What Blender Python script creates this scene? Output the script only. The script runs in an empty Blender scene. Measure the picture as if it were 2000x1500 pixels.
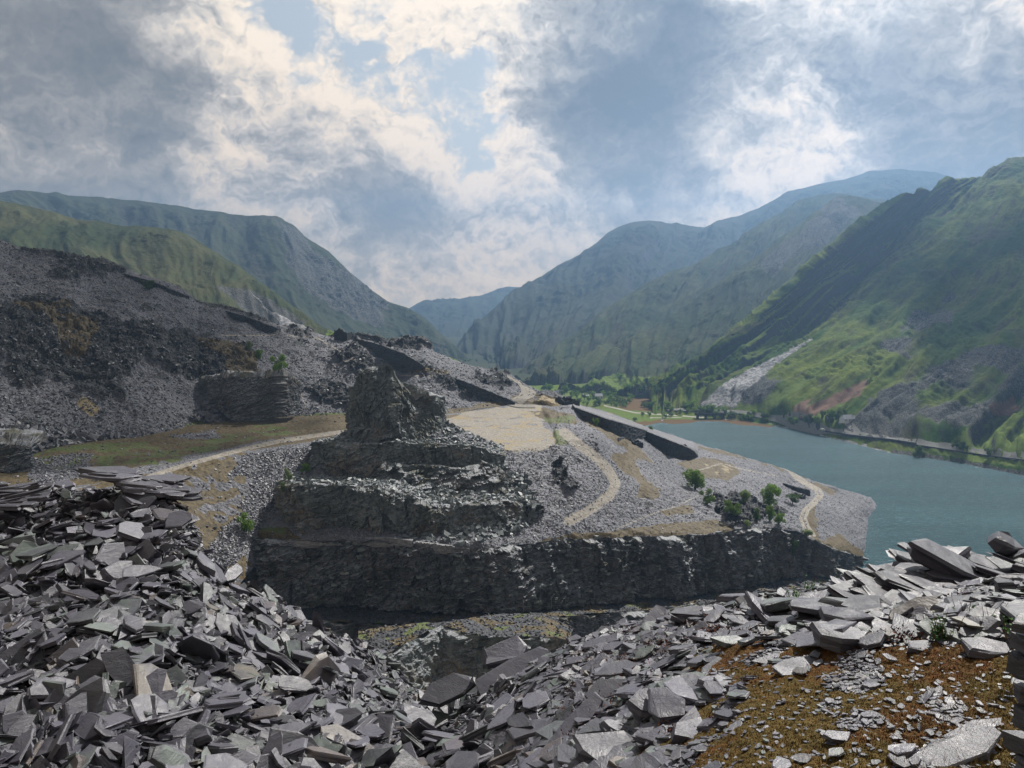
import bpy, math, random, time
import numpy as np
from mathutils import Vector, Matrix
from mathutils.bvhtree import BVHTree
T0 = time.time()
rng = np.random.default_rng(7)
random.seed(7)
S = bpy.context.scene
COL = S.collection

# ------------------------------------------------------------ camera model
H = 130.0
F = 1500.0
PITCH = math.atan(160.0 / 1500.0)
cp, sp = math.cos(PITCH), math.sin(PITCH)

def P(px, py, Y):
    """world point on the sight line of photo point (px,py) at forward distance Y"""
    px = np.asarray(px, float); py = np.asarray(py, float); Y = np.asarray(Y, float)
    a = px - 1000.0; b = 750.0 - py
    dy = F * cp + b * sp; dz = -F * sp + b * cp
    t = Y / dy
    return np.stack([a * t, Y + 0 * t, H + dz * t], -1)

def proj(p):
    x, y, z = p[..., 0], p[..., 1], p[..., 2] - H
    f = y * cp - z * sp; u = y * sp + z * cp
    f = np.where(np.abs(f) < 1e-6, 1e-6, f)
    return 1000 + F * x / f, 750 - F * u / f

cd = bpy.data.cameras.new('camera'); cam = bpy.data.objects.new('camera', cd); COL.objects.link(cam)
cam.location = (0, 0, H); cam.rotation_euler = (math.pi / 2 - PITCH, 0, 0)
cd.sensor_fit = 'HORIZONTAL'; cd.sensor_width = 36; cd.lens = 27.0
cd.clip_start = 0.1; cd.clip_end = 30000
S.camera = cam

# ------------------------------------------------------------ noise
_perm = np.random.default_rng(3).permutation(256); _perm = np.concatenate([_perm, _perm, _perm])
_g = np.random.default_rng(4).normal(size=(256, 3)); _g /= np.linalg.norm(_g, axis=1)[:, None]; _g = np.concatenate([_g, _g])
_val = np.random.default_rng(5).random(256); _val = np.concatenate([_val, _val])

def perlin(p):
    i = np.floor(p).astype(np.int64); f = p - i; i &= 255
    w = f * f * f * (f * (f * 6 - 15) + 10)
    out = 0
    for dx in (0, 1):
        wx = w[..., 0] if dx else 1 - w[..., 0]
        hx = _perm[(i[..., 0] + dx) & 255]
        for dy in (0, 1):
            wy = w[..., 1] if dy else 1 - w[..., 1]
            hy = _perm[hx + ((i[..., 1] + dy) & 255)]
            for dz in (0, 1):
                wz = w[..., 2] if dz else 1 - w[..., 2]
                h = _perm[hy + ((i[..., 2] + dz) & 255)]
                g = _g[h]
                out = out + wx * wy * wz * (g[..., 0] * (f[..., 0] - dx) + g[..., 1] * (f[..., 1] - dy) + g[..., 2] * (f[..., 2] - dz))
    return out * 1.6

def fbm(p, octs=5, gain=0.5, lac=2.03):
    a = 1.0; s = 0; o = 0; q = np.array(p, float)
    for k in range(octs):
        o = o + a * perlin(q); s += a; a *= gain; q = q * lac + 17.3
    return o / s

def ridged(p, octs=5, gain=0.5, lac=2.07):
    a = 1.0; s = 0; o = 0; q = np.array(p, float)
    for k in range(octs):
        o = o + a * (1 - 2 * np.abs(perlin(q))); s += a; a *= gain; q = q * lac + 31.7
    return o / s

def cell(p):
    i = np.floor(p).astype(np.int64) & 255
    return _val[_perm[_perm[_perm[i[..., 0]] + i[..., 1]] + i[..., 2]]]

def blocky(p, sizes, amps, tilt=0.15, seed=0.0):
    """stepped rock: hashed blocks of several sizes, slightly tilted and warped"""
    x, y, z = p[..., 0], p[..., 1], p[..., 2]
    o = 0
    for k, (s, a) in enumerate(zip(sizes, amps)):
        c, n = math.cos(tilt * (1 + .4 * k)), math.sin(tilt * (1 + .4 * k))
        xx = x * c + z * n; zz = -x * n + z * c
        q = np.stack([xx / s[0], y / s[1], zz / s[2]], -1) + seed + 7.7 * k
        wv = np.stack([perlin(q * .6 + 5), perlin(q * .6 + 50), perlin(q * .6 + 90)], -1)
        q = q + wv * np.array([.7, .5, .5])
        q[..., 2] += 2.3 * cell(np.stack([q[..., 0], q[..., 1], 0 * q[..., 0]], -1))   # break the courses
        o = o + a * (cell(q) - .5)
    return o

def sstep(a, b, x):
    t = np.clip((x - a) / (b - a), 0, 1); return t * t * (3 - 2 * t)

def in_poly(px, py, poly):
    r = np.zeros(px.shape, bool); n = len(poly); j = n - 1
    for i in range(n):
        xi, yi = poly[i]; xj, yj = poly[j]
        if yi != yj:
            c = ((yi > py) != (yj > py)) & (px < (xj - xi) * (py - yi) / (yj - yi) + xi)
            r ^= c
        j = i
    return r

def dist_line(px, py, pts):
    d = np.full(px.shape, 1e9)
    for (x0, y0), (x1, y1) in zip(pts[:-1], pts[1:]):
        vx, vy = x1 - x0, y1 - y0; L = vx * vx + vy * vy
        t = np.clip(((px - x0) * vx + (py - y0) * vy) / L, 0, 1)
        d = np.minimum(d, np.hypot(px - x0 - t * vx, py - y0 - t * vy))
    return d

# ------------------------------------------------------------ mesh helpers
def new_mesh(name, V, faces_flat, loop_tot, mat, attrs=None, smooth=False):
    me = bpy.data.meshes.new(name)
    V = np.asarray(V, np.float32).reshape(-1, 3)
    fl = np.asarray(faces_flat, np.int32).ravel(); lt = np.asarray(loop_tot, np.int32).ravel()
    me.vertices.add(len(V)); me.vertices.foreach_set('co', V.ravel())
    me.loops.add(len(fl)); me.loops.foreach_set('vertex_index', fl)
    me.polygons.add(len(lt))
    ls = np.zeros(len(lt), np.int32); ls[1:] = np.cumsum(lt)[:-1]
    me.polygons.foreach_set('loop_start', ls)
    me.update(calc_edges=True)
    me.polygons.foreach_set('use_smooth', np.full(len(lt), smooth))
    if attrs:
        for k, a in attrs.items():
            a = np.asarray(a, np.float32)
            if a.ndim == 1:
                at = me.attributes.new(k, 'FLOAT', 'POINT'); at.data.foreach_set('value', a.ravel())
            else:
                at = me.attributes.new(k, 'FLOAT_COLOR', 'POINT')
                c = np.ones((len(V), 4), np.float32); c[:, :3] = a.reshape(-1, 3); at.data.foreach_set('color', c.ravel())
    for m in (mat if isinstance(mat, (list, tuple)) else [mat]):
        me.materials.append(m)
    me.validate(); 
    return me

def link(name, me, parent=None, **props):
    o = bpy.data.objects.new(name, me); COL.objects.link(o)
    if parent is not None: o.parent = parent
    for k, v in props.items(): o[k] = v
    return o

def empty(name, loc=(0, 0, 0), rz=0, **props):
    o = link(name, None, None, **props); o.location = loc; o.rotation_euler = (0, 0, rz); return o

def grid_faces(nv, nu, wrap=False):
    i = np.arange(nv - 1)[:, None]; j = np.arange(nu if wrap else nu - 1)[None, :]
    j2 = (j + 1) % nu
    a = i * nu + j; b = i * nu + j2; c = (i + 1) * nu + j2; d = (i + 1) * nu + j
    f = np.stack(np.broadcast_arrays(a, d, c, b), -1).reshape(-1, 4)
    return f

def grid_mesh(name, G, mat, attrs=None, smooth=True, wrap=False):
    nv, nu = G.shape[:2]; f = grid_faces(nv, nu, wrap)
    at = {k: (v.reshape(-1) if v.ndim == 2 else v.reshape(-1, v.shape[-1])) for k, v in (attrs or {}).items()}
    return new_mesh(name, G.reshape(-1, 3), f, np.full(len(f), 4), mat, at, smooth)

def normals(G, wrap=False):
    if wrap:
        du = np.roll(G, -1, 1) - np.roll(G, 1, 1)
    else:
        du = np.gradient(G, axis=1)
    dv = np.gradient(G, axis=0)
    n = np.cross(du, dv); L = np.linalg.norm(n, axis=-1, keepdims=True); n = n / np.maximum(L, 1e-9)
    return n

def face_cam(n, G):
    d = np.array([0, 0, H]) - G
    s = np.sign(np.sum(n * d)); return n * (s if s != 0 else 1)

def smooth_axis(A, it, axis):
    for _ in range(it):
        B = A.copy()
        sl = [slice(None)] * A.ndim
        def s(a, b):
            q = list(sl); q[axis] = slice(a, b); return tuple(q)
        B[s(1, -1)] = .25 * A[s(0, -2)] + .5 * A[s(1, -1)] + .25 * A[s(2, None)]
        A = B
    return A

def loft(rows, nu, nvs, back=None, su=6, sv=3):
    """rows: control polylines (equal counts) of (px,py,Y), far to near; returns grid, v index of the crest row"""
    R = [np.array(r, float) for r in rows]
    K = len(R[0])
    assert all(len(r) == K for r in R), [len(r) for r in R]
    seg = np.zeros(K - 1)
    for r in R: seg += np.hypot(np.diff(r[:, 0]), np.diff(r[:, 1])) + 8
    cum = np.concatenate([[0], np.cumsum(seg)]); cum /= cum[-1]
    u = np.linspace(0, 1, nu)
    W = []
    for r in R:
        px = np.interp(u, cum, r[:, 0]); py = np.interp(u, cum, r[:, 1]); iY = np.interp(u, cum, 1 / r[:, 2])
        W.append(P(px, py, 1 / iY))
    if back:
        b = W[0].copy(); b[:, 1] += back[0]; b[:, 2] -= back[1]; b[:, 0] *= 1 + .6 * back[0] / np.maximum(W[0][:, 1], 1)
        W = [b] + W; nvs = [back[2] if len(back) > 2 else 12] + list(nvs)
    out = []
    for k in range(len(W) - 1):
        t = np.linspace(0, 1, nvs[k] + 1)[:-1][:, None, None]
        out.append(W[k][None] * (1 - t) + W[k + 1][None] * t)
    out.append(W[-1][None])
    G = np.concatenate(out, 0)
    G = smooth_axis(G, su, 1); G = smooth_axis(G, sv, 0)
    return G, (nvs[0] if back else 0)

# ------------------------------------------------------------ material helpers
def lin(r, g, b):
    f = lambda c: (c / 255) / 12.92 if c / 255 <= .04045 else ((c / 255 + .055) / 1.055) ** 2.4
    return (f(r), f(g), f(b), 1)

class M:
    def __init__(s, name):
        s.m = bpy.data.materials.new(name); s.m.use_nodes = True
        s.t = s.m.node_tree; s.t.nodes.clear()
        s.out = s.n('ShaderNodeOutputMaterial'); s.b = s.n('ShaderNodeBsdfPrincipled')
        s.l(s.b.outputs[0], s.out.inputs['Surface'])
        s.geo = s.n('ShaderNodeNewGeometry')
    def n(s, typ, **kw):
        nd = s.t.nodes.new(typ)
        for k, v in kw.items(): setattr(nd, k, v)
        return nd
    def l(s, a, b): s.t.links.new(a, b)
    def put(s, sock, v):
        if isinstance(v, bpy.types.NodeSocket): s.l(v, sock)
        else: sock.default_value = v
    def pos(s, scale=(1, 1, 1), rot=(0, 0, 0)):
        mp = s.n('ShaderNodeMapping'); s.l(s.geo.outputs['Position'], mp.inputs[0])
        mp.inputs['Scale'].default_value = scale; mp.inputs['Rotation'].default_value = rot; return mp.outputs[0]
    def noise(s, scale, detail=6, rough=.55, vec=None, dist=0.0, out='Fac'):
        nd = s.n('ShaderNodeTexNoise'); nd.inputs['Scale'].default_value = scale; nd.inputs['Detail'].default_value = detail
        nd.inputs['Roughness'].default_value = rough; nd.inputs['Distortion'].default_value = dist
        s.l(vec if vec is not None else s.geo.outputs['Position'], nd.inputs['Vector']); return nd.outputs[out]
    def vor(s, scale, vec=None, feature='F1', out='Distance', rnd=1.0):
        nd = s.n('ShaderNodeTexVoronoi', feature=feature); nd.inputs['Scale'].default_value = scale; nd.inputs['Randomness'].default_value = rnd
        s.l(vec if vec is not None else s.geo.outputs['Position'], nd.inputs['Vector']); return nd.outputs[out]
    def math(s, op, a, b=0.0, c=0.0, clamp=False):
        nd = s.n('ShaderNodeMath', operation=op, use_clamp=clamp); s.put(nd.inputs[0], a); s.put(nd.inputs[1], b); s.put(nd.inputs[2], c); return nd.outputs[0]
    def rng(s, v, a, b, lo=0.0, hi=1.0, smooth=True):
        nd = s.n('ShaderNodeMapRange'); nd.interpolation_type = 'SMOOTHSTEP' if smooth else 'LINEAR'
        s.put(nd.inputs['Value'], v)
        for k, x in zip(('From Min', 'From Max', 'To Min', 'To Max'), (a, b, lo, hi)): nd.inputs[k].default_value = x
        return nd.outputs['Result']
    def mix(s, f, a, b, mode='MIX'):
        nd = s.n('ShaderNodeMix', data_type='RGBA', blend_type=mode); s.put(nd.inputs[0], f)
        s.put(nd.inputs[6], a); s.put(nd.inputs[7], b); return nd.outputs[2]
    def ramp(s, v, stops):
        nd = s.n('ShaderNodeValToRGB'); s.put(nd.inputs[0], v); e = nd.color_ramp.elements
        while len(e) < len(stops): e.new(.5)
        for el, (p, c) in zip(e, stops): el.position = p; el.color = c if len(c) == 4 else (*c, 1)
        return nd.outputs[0]
    def attr(s, name, out='Fac'):
        nd = s.n('ShaderNodeAttribute', attribute_name=name); return nd.outputs[out]
    def sep(s, v):
        nd = s.n('ShaderNodeSeparateXYZ'); s.put(nd.inputs[0], v); return nd.outputs
    def bump(s, h, strength, dist, normal=None):
        nd = s.n('ShaderNodeBump'); nd.inputs['Strength'].default_value = strength; nd.inputs['Distance'].default_value = dist
        s.put(nd.inputs['Height'], h)
        if normal is not None: s.l(normal, nd.inputs['Normal'])
        return nd.outputs[0]
    def fin(s, col, rough=.8, normal=None, spec=.3, **kw):
        s.put(s.b.inputs['Base Color'], col); s.put(s.b.inputs['Roughness'], rough); s.put(s.b.inputs['Specular IOR Level'], spec)
        if normal is not None: s.l(normal, s.b.inputs['Normal'])
        for k, v in kw.items(): s.put(s.b.inputs[k.replace('_', ' ')], v)
        return s.m

def c4(r, g, b): return (r, g, b, 1)

# terrain of hills: grass, heather, rock; masks: m1 = (scree, rust/earth, road), m2=(bright green, dark rock, brown)
def mat_hill(name, grass=(.075, .095, .022), grass2=(.12, .115, .035), rock=(.10, .10, .105), heath=(.06, .05, .035), fs=1.0, rock_lo=.50, rock_hi=.72, rocky=0.0, bump=1.0):
    m = M(name)
    sv = m.attr('slope', 'Vector'); st1 = m.noise(2.6, 8, .62, vec=sv, dist=.3); st2 = m.noise(9.0, 7, .66, vec=sv, dist=.2)
    n1 = m.noise(.006 / fs, 8, .6); n2 = m.math('ADD', m.math('MULTIPLY', m.noise(.02 / fs, 8, .62), .35), m.math('ADD', m.math('MULTIPLY', st1, .4), m.math('MULTIPLY', st2, .25))); n3 = m.noise(.22 / fs, 6, .7); n4 = m.noise(1.1 / fs, 4, .7)
    col = m.mix(m.rng(m.math('ADD', m.math('MULTIPLY', n1, .5), m.math('MULTIPLY', st1, .5)), .42, .58), c4(*grass), c4(*grass2))
    col = m.mix(m.rng(n2, .49, .60), col, c4(*heath))
    col = m.mix(m.rng(n3, .35, .7, 0, .5), col, c4(grass[0] * .45, grass[1] * .5, grass[2] * .5))
    nz = m.sep(m.geo.outputs['Normal'])[2]
    steep = m.math('ADD', m.math('SUBTRACT', 1.0, nz), m.math('MULTIPLY', m.math('SUBTRACT', n3, .5), .55))
    steep = m.math('ADD', steep, m.math('MULTIPLY', m.math('SUBTRACT', st2, .5), .5 ))
    steep = m.math('ADD', steep, rocky)
    rk = m.rng(steep, rock_lo, rock_hi)
    rcol = m.mix(m.rng(n4, .3, .7), c4(rock[0] * .55, rock[1] * .55, rock[2] * .6), c4(rock[0] * 1.5, rock[1] * 1.5, rock[2] * 1.45))
    a1 = m.sep(m.attr('m1', 'Color')); a2 = m.sep(m.attr('m2', 'Color'))
    brk = m.math('SUBTRACT', m.math('ADD', n3, n4), 1.0)
    def edge(v): return m.rng(m.math('ADD', v, m.math('MULTIPLY', brk, .6)), .38, .62)
    col = m.mix(edge(a2[0]), col, m.mix(n3, c4(.07, .13, .02), c4(.16, .2, .045)))
    col = m.mix(edge(a2[2]), col, m.mix(n3, c4(.10, .06, .028), c4(.17, .11, .05)))
    col = m.mix(rk, col, rcol)
    col = m.mix(edge(a2[1]), col, m.mix(m.rng(m.math('ADD', m.math('MULTIPLY', n4, .5), m.math('MULTIPLY', m.noise(.45 / fs, 6, .75), .5)), .42, .60), c4(.022, .024, .024), c4(.15, .15, .145)))
    col = m.mix(edge(a1[1]), col, m.mix(n3, c4(.17, .09, .06), c4(.24, .17, .13)))
    vc = m.vor(.35 / fs, out='Color')
    scr = m.mix(m.sep(vc)[0], c4(.14, .14, .15), c4(.42, .42, .43))
    col = m.mix(edge(a1[0]), col, scr)
    col = m.mix(m.rng(a1[2], .4, .6), col, c4(.38, .36, .33))
    h = m.math('ADD', m.math('MULTIPLY', n3, 1.2), m.math('ADD', m.math('MULTIPLY', st2, 1.6), m.math('MULTIPLY', n4, .5)))
    nb = m.bump(h, .6 * bump, 1.6 * fs)
    return m.fin(col, .95, nb, .1)

# quarry tips: loose slate waste; m1=(pale track, brown moss, green), m2=(dark bare rock, ochre, -)
def mat_tip(name, lo=(.09, .09, .105), hi=(.30, .295, .33), fs=1.0):
    m = M(name)
    n1 = m.noise(.02, 6, .6); n2 = m.noise(.12, 7, .65); n3 = m.noise(.9, 5, .7); n4 = m.noise(3.2, 4, .7)
    vc = m.sep(m.vor(.9 / fs, out='Color')); vd = m.vor(.9 / fs)
    vc2 = m.sep(m.vor(2.3 / fs, out='Color'))
    f = m.math('ADD', m.math('MULTIPLY', vc[0], .45), m.math('MULTIPLY', vc2[1], .35)); f = m.math('ADD', f, m.math('MULTIPLY', n2, .3))
    col = m.ramp(f, [(0.1, lo), (.5, tuple((a + b) * .42 for a, b in zip(lo, hi))), (.9, hi)])
    col = m.mix(m.rng(n1, .35, .65, 0, .5), col, c4(.10, .105, .12))
    a1 = m.sep(m.attr('m1', 'Color')); a2 = m.sep(m.attr('m2', 'Color'))
    brk = m.math('SUBTRACT', m.math('ADD', n3, n2), 1.0)
    def edge(v, k=.8): return m.rng(m.math('ADD', v, m.math('MULTIPLY', brk, k)), .38, .62)
    rockc = m.mix(m.rng(n3, .3, .7), c4(.022, .024, .027), c4(.075, .075, .08))
    rockc = m.mix(m.rng(n2, .55, .7, 0, .5), rockc, c4(.07, .05, .03))
    col = m.mix(edge(a2[0]), col, rockc)
    moss = m.mix(m.rng(n3, .35, .65), c4(.045, .033, .015), c4(.13, .095, .04))
    col = m.mix(edge(a1[1]), col, moss)
    col = m.mix(edge(a1[2]), col, m.mix(n3, c4(.04, .06, .012), c4(.12, .14, .035)))
    col = m.mix(edge(a2[1]), col, m.mix(n3, c4(.20, .15, .08), c4(.36, .30, .18)))
    col = m.mix(edge(a1[0], .35), col, m.mix(m.rng(n3, .3, .7), c4(.17, .15, .12), c4(.33, .30, .26)))
    soft = m.math('MAXIMUM', m.rng(a1[0], .3, .7), m.math('MAXIMUM', a2[1], m.math('MAXIMUM', a1[1], a1[2])))
    h = m.math('ADD', m.math('MULTIPLY', vd, -.8), m.math('ADD', m.math('MULTIPLY', n3, .8), m.math('MULTIPLY', vc2[2], .35)))
    nd = m.n('ShaderNodeBump'); nd.inputs['Distance'].default_value = .8
    m.l(h, nd.inputs['Height']); m.l(m.rng(soft, 0, 1, .9, .15), nd.inputs['Strength'])
    return m.fin(col, .75, nd.outputs[0], .35)

# bare quarried rock
def mat_rock(name, lo=(.02, .023, .027), hi=(.11, .115, .12), tint=(.10, .065, .035), fs=1.0, warm=.5, grass=True):
    m = M(name)
    pv = m.pos((1, 1, .22), (0, .12, 0))
    n1 = m.noise(.25 / fs, 6, .65, vec=pv); n2 = m.noise(1.2 / fs, 6, .7, vec=pv); n3 = m.noise(.05 / fs, 4, .6)
    n4 = m.noise(2.8 / fs, 5, .7)
    col = m.ramp(m.math('ADD', m.math('MULTIPLY', n1, .55), m.math('MULTIPLY', n2, .45)), [(.3, lo), (.5, tuple((a + b) * .4 for a, b in zip(lo, hi))), (.72, hi)])
    col = m.mix(m.math('MULTIPLY', m.rng(n3, .45, .62), m.rng(n2, .4, .6, 0, warm)), col, c4(*tint))
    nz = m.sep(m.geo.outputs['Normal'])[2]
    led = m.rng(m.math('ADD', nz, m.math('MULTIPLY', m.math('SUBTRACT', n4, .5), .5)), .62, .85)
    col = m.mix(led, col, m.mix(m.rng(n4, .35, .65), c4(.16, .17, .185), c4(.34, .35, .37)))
    if grass:
        gn = m.rng(m.noise(.09, 5, .6), .50, .60)
        col = m.mix(m.math('MULTIPLY', gn, m.rng(m.math('ADD', nz, m.math('MULTIPLY', m.math('SUBTRACT', n4, .5), .4)), .45, .7, 0, .9)), col, c4(.055, .05, .018))
    a2 = m.sep(m.attr('m2', 'Color'))
    nb = m.bump(m.math('ADD', n2, m.math('MULTIPLY', n4, .5)), .7, .35 * fs)
    return m.fin(col, .62, nb, .4)

def mat_wallstone(name, base=(.03, .032, .038), hi=(.075, .078, .088)):
    m = M(name)
    br = m.n('ShaderNodeTexNoise'); pv = m.pos((1.2, 1.2, 3.2)); m.l(pv, br.inputs['Vector']); br.inputs['Scale'].default_value = 1.0; br.inputs['Detail'].default_value = 3
    vc = m.sep(m.vor(1.0, vec=pv, out='Color')); vd = m.vor(1.0, vec=pv)
    col = m.mix(vc[0], c4(*base), c4(*hi)); col = m.mix(m.rng(m.noise(.1, 4), .5, .7, 0, .5), col, c4(.07, .065, .05))
    return m.fin(col, .85, m.bump(vd, -.6, .3), .2)

def mat_plain(name, c, rough=.7, c2=None, sc=2.0, spec=.3, bump=.1, **kw):
    m = M(name); n = m.noise(sc, 5, .6)
    col = m.mix(m.rng(n, .3, .7), c4(*c), c4(*(c2 or tuple(x * .75 for x in c))))
    return m.fin(col, rough, m.bump(n, bump, .05), spec, **kw)

def mat_leaf(name, a, b):
    m = M(name)
    oi = m.n('ShaderNodeObjectInfo')
    r = m.attr('tint')
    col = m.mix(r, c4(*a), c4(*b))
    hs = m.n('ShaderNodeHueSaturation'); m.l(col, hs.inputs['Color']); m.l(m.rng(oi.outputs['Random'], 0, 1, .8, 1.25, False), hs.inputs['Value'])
    m.fin(hs.outputs[0], .6, None, .2)
    tr = m.n('ShaderNodeBsdfTranslucent'); m.l(hs.outputs[0], tr.inputs[0])
    mx = m.n('ShaderNodeMixShader'); mx.inputs[0].default_value = .35
    m.l(m.b.outputs[0], mx.inputs[1]); m.l(tr.outputs[0], mx.inputs[2]); m.l(mx.outputs[0], m.out.inputs['Surface'])
    return m.m

# slate slabs near the camera: 'tint' colour varies per slab
def mat_slab(name):
    m = M(name)
    t = m.sep(m.attr('tintc', 'Color'))
    tc = m.n('ShaderNodeTexCoord')
    n1 = m.noise(2.2, 6, .65); n2 = m.noise(14, 6, .7); n3 = m.noise(60, 4, .7)
    base = m.mix(t[0], c4(.028, .027, .038), c4(.135, .130, .170))
    base = m.mix(m.rng(n1, .35, .65, 0, .35), base, c4(.14, .14, .15))
    base = m.mix(m.math('MULTIPLY', m.rng(t[1], .78, .9), m.rng(n1, .4, .6, .2, .8)), base, c4(.13, .165, .14))
    base = m.mix(m.math('MULTIPLY', m.rng(t[2], .92, .98), m.rng(n1, .35, .6, .2, .7)), base, c4(.19, .15, .115))
    base = m.mix(m.rng(n2, .3, .7, 0, .35), base, c4(.05, .05, .06))
    lich = m.math('MULTIPLY', m.rng(n2, .66, .72), m.rng(n1, .58, .66)); base = m.mix(m.math('MULTIPLY', lich, .6), base, c4(.30, .31, .22))
    rust = m.math('MULTIPLY', m.rng(m.noise(5, 5, .7), .62, .72), m.rng(t[2], .5, .9, 0, .4)); base = m.mix(rust, base, c4(.16, .11, .075))
    wv = m.noise(3.5, 7, .75, vec=m.pos((1, 1, 4)), dist=.6)
    h = m.math('ADD', m.math('MULTIPLY', wv, 1.0), m.math('MULTIPLY', n3, .12))
    nb = m.bump(h, .5, .04)
    return m.fin(base, m.rng(n2, .3, .7, .34, .52), nb, .6)

def mat_moss(name):
    m = M(name)
    n1 = m.noise(1.3, 5, .6); n2 = m.noise(9, 5, .7); n3 = m.noise(70, 4, .75); n0 = m.noise(.6, 3)
    col = m.ramp(m.math('ADD', m.math('MULTIPLY', n1, .75), m.math('MULTIPLY', n2, .25)), [(.36, (.09, .03, .016)), (.45, (.15, .06, .022)), (.51, (.13, .078, .024)), (.58, (.15, .10, .034)), (.70, (.26, .15, .05))])
    col = m.mix(m.rng(n2, .35, .65, 0, .5), col, c4(.035, .028, .01))
    col = m.mix(m.rng(n3, .4, .7, 0, .6), col, c4(.20, .165, .07))
    h = m.math('ADD', m.math('MULTIPLY', n3, .5), n2)
    return m.fin(col, .95, m.bump(h, 1.0, .03), .1)

MAT = dict(
    r1=mat_hill('hill_near_right', (.035, .085, .006), (.15, .19, .018), fs=1.0, rock=(.06, .06, .065), rock_lo=.42, rock_hi=.66),
    r2=mat_hill('hill_mid_right', (.035, .055, .022), (.085, .095, .036), heath=(.05, .048, .035), fs=1.5),
    far=mat_hill('hill_far', (.04, .052, .034), (.06, .07, .045), heath=(.045, .045, .04), fs=2.5, rock=(.08, .085, .10), rock_lo=.38, rock_hi=.66),
    l2=mat_hill('hill_left_green', (.045, .06, .024), (.09, .088, .038), heath=(.075, .085, .03), fs=1.6, rock=(.12, .115, .10)),
    l1=mat_hill('hill_left_far', (.045, .058, .03), (.075, .08, .045), heath=(.06, .055, .045), fs=2.5),
    valley=mat_hill('valley_floor', (.10, .14, .03), (.14, .17, .04), heath=(.13, .08, .05), fs=1.0, rock_lo=.8, rock_hi=.95),
    tip=mat_tip('slate_tip', (.06, .06, .07), (.25, .25, .28)),
    tip_r=mat_tip('slate_tip_pale', (.12, .12, .135), (.30, .30, .335)), tip_shaded=mat_tip('slate_tip_shaded', (.02, .02, .023), (.08, .08, .09)),  # last one: darker copy with the pit's shade put into its colour
    rock=mat_rock('quarried_rock', (.032, .036, .042), (.18, .19, .20)),
    rock_t=mat_rock('pinnacle_rock', (.05, .062, .066), (.26, .295, .29), (.22, .155, .09), warm=.8),
    rubble=mat_plain('block_rubble', (.23, .23, .255), .6, (.10, .10, .115), .6, .5, .2),
    rubble_d=mat_plain('block_rubble_blue', (.17, .185, .19), .6, (.07, .08, .085), .6, .5, .2),
    wall=mat_wallstone('dry_stone'),
    slab=mat_slab('slate'),
    moss=mat_moss('moss'),
)
print('helpers', time.time() - T0)

# ============================================================ TERRAIN
def paint(G, polys=(), lines=(), jit=6.0, fr=.05, soft=2):
    px, py = proj(G)
    j1 = perlin(G * fr) * jit + perlin(G * fr * 4.1 + 9) * jit * .5; j2 = perlin(G * fr + 40) * jit * .6 + perlin(G * fr * 4.1 + 70) * jit * .3
    o = np.zeros(px.shape)
    for pl in polys: o = np.maximum(o, in_poly(px + j1, py + j2, pl).astype(float))
    for w, pts in lines: o = np.maximum(o, 1 - sstep(w * .35, w * .65, dist_line(px + j1 * .15, py + j2 * .15, pts)))
    if soft: o = smooth_axis(smooth_axis(o, soft, 0), soft, 1)
    return o

def rgb(a=None, b=None, c=None, like=None):
    z = np.zeros(like.shape[:2]); return np.stack([a if a is not None else z, b if b is not None else z, c if c is not None else z], -1)

LAND = []   # (verts, faces) for sight-line draping
def keep(G, names=None, step=1):
    g = G[::step, ::step]; LAND.append((g.reshape(-1, 3), grid_faces(*g.shape[:2])))

def mountain(name, rows, nu, nvs, mat, amp, scale, back=(400, 260, 14), gul=1.0, seed=0.0, fine=1.0, masks=None, fade=6, kind='structure', su=6, sv=3, warp=0.0, crest_fade=.35, extra=None, stretch=4.0, **props):
    G, ic = loft(rows, nu, nvs, back, su, sv)
    nv = G.shape[0]
    # down-slope coordinates: gullies are stretched along the columns
    su_ = np.concatenate([[0], np.cumsum(np.linalg.norm(np.diff(G[ic + nvs[0] // 2], axis=0), axis=1))])[None, :, None]
    col = np.linalg.norm(np.diff(G, axis=0), axis=-1); sv_ = np.concatenate([np.zeros((1, nu)), np.cumsum(col, 0)], 0)[..., None]
    sc = scale
    q = np.concatenate([np.broadcast_to(su_, sv_.shape) / sc, sv_ / (sc * stretch), 0 * sv_ + seed], -1)
    q[..., 0:1] += .35 * perlin(G / (sc * 2.5) + seed)[..., None]
    d = amp * gul * .8 * ridged(q, 5, .5)
    d += amp * .45 * fbm(G / (sc * 1.3) + seed * 3, 7, .42)
    q2 = q * np.array([4.2, 2.4, 1]) + 3; d += amp * .10 * ridged(q2, 4, .5)
    d += amp * .14 * fine * ridged(G / (sc * .22) + seed, 5, .58)
    cr = sstep(.42, .7, perlin(G / (sc * .8) + seed + 60) * .5 + .5)       # crags
    d += amp * .26 * fine * cr * (blocky(G, [(sc * .12,) * 3, (sc * .05,) * 3, (sc * .025,) * 3], [1, .6, .35], .5, seed) )
    v = np.arange(nv)[:, None] * 1.0
    w = np.ones((nv, 1))
    w = np.where(v < ic, 1, w)
    if crest_fade < 1: w = w * (crest_fade + (1 - crest_fade) * sstep(0, nvs[0] * .35, np.abs(v - ic)))
    w = w * sstep(0, fade, nv - 1 - v)
    N = face_cam(normals(G), G)
    D = N * .55 + np.array([0, 0, .75])
    G2 = G + D * (d * w)[..., None]
    if extra: extra(G2)
    at = masks(G2) if masks else {}
    at['slope'] = np.concatenate([q[..., :2] * np.array([1.0, 1.0]), q[..., 2:] * 0 + seed], -1)
    me = grid_mesh(name, G2, mat, at)
    o = link(name, me, kind=kind, **props)
    keep(G2, step=2)
    return o, G2

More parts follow.
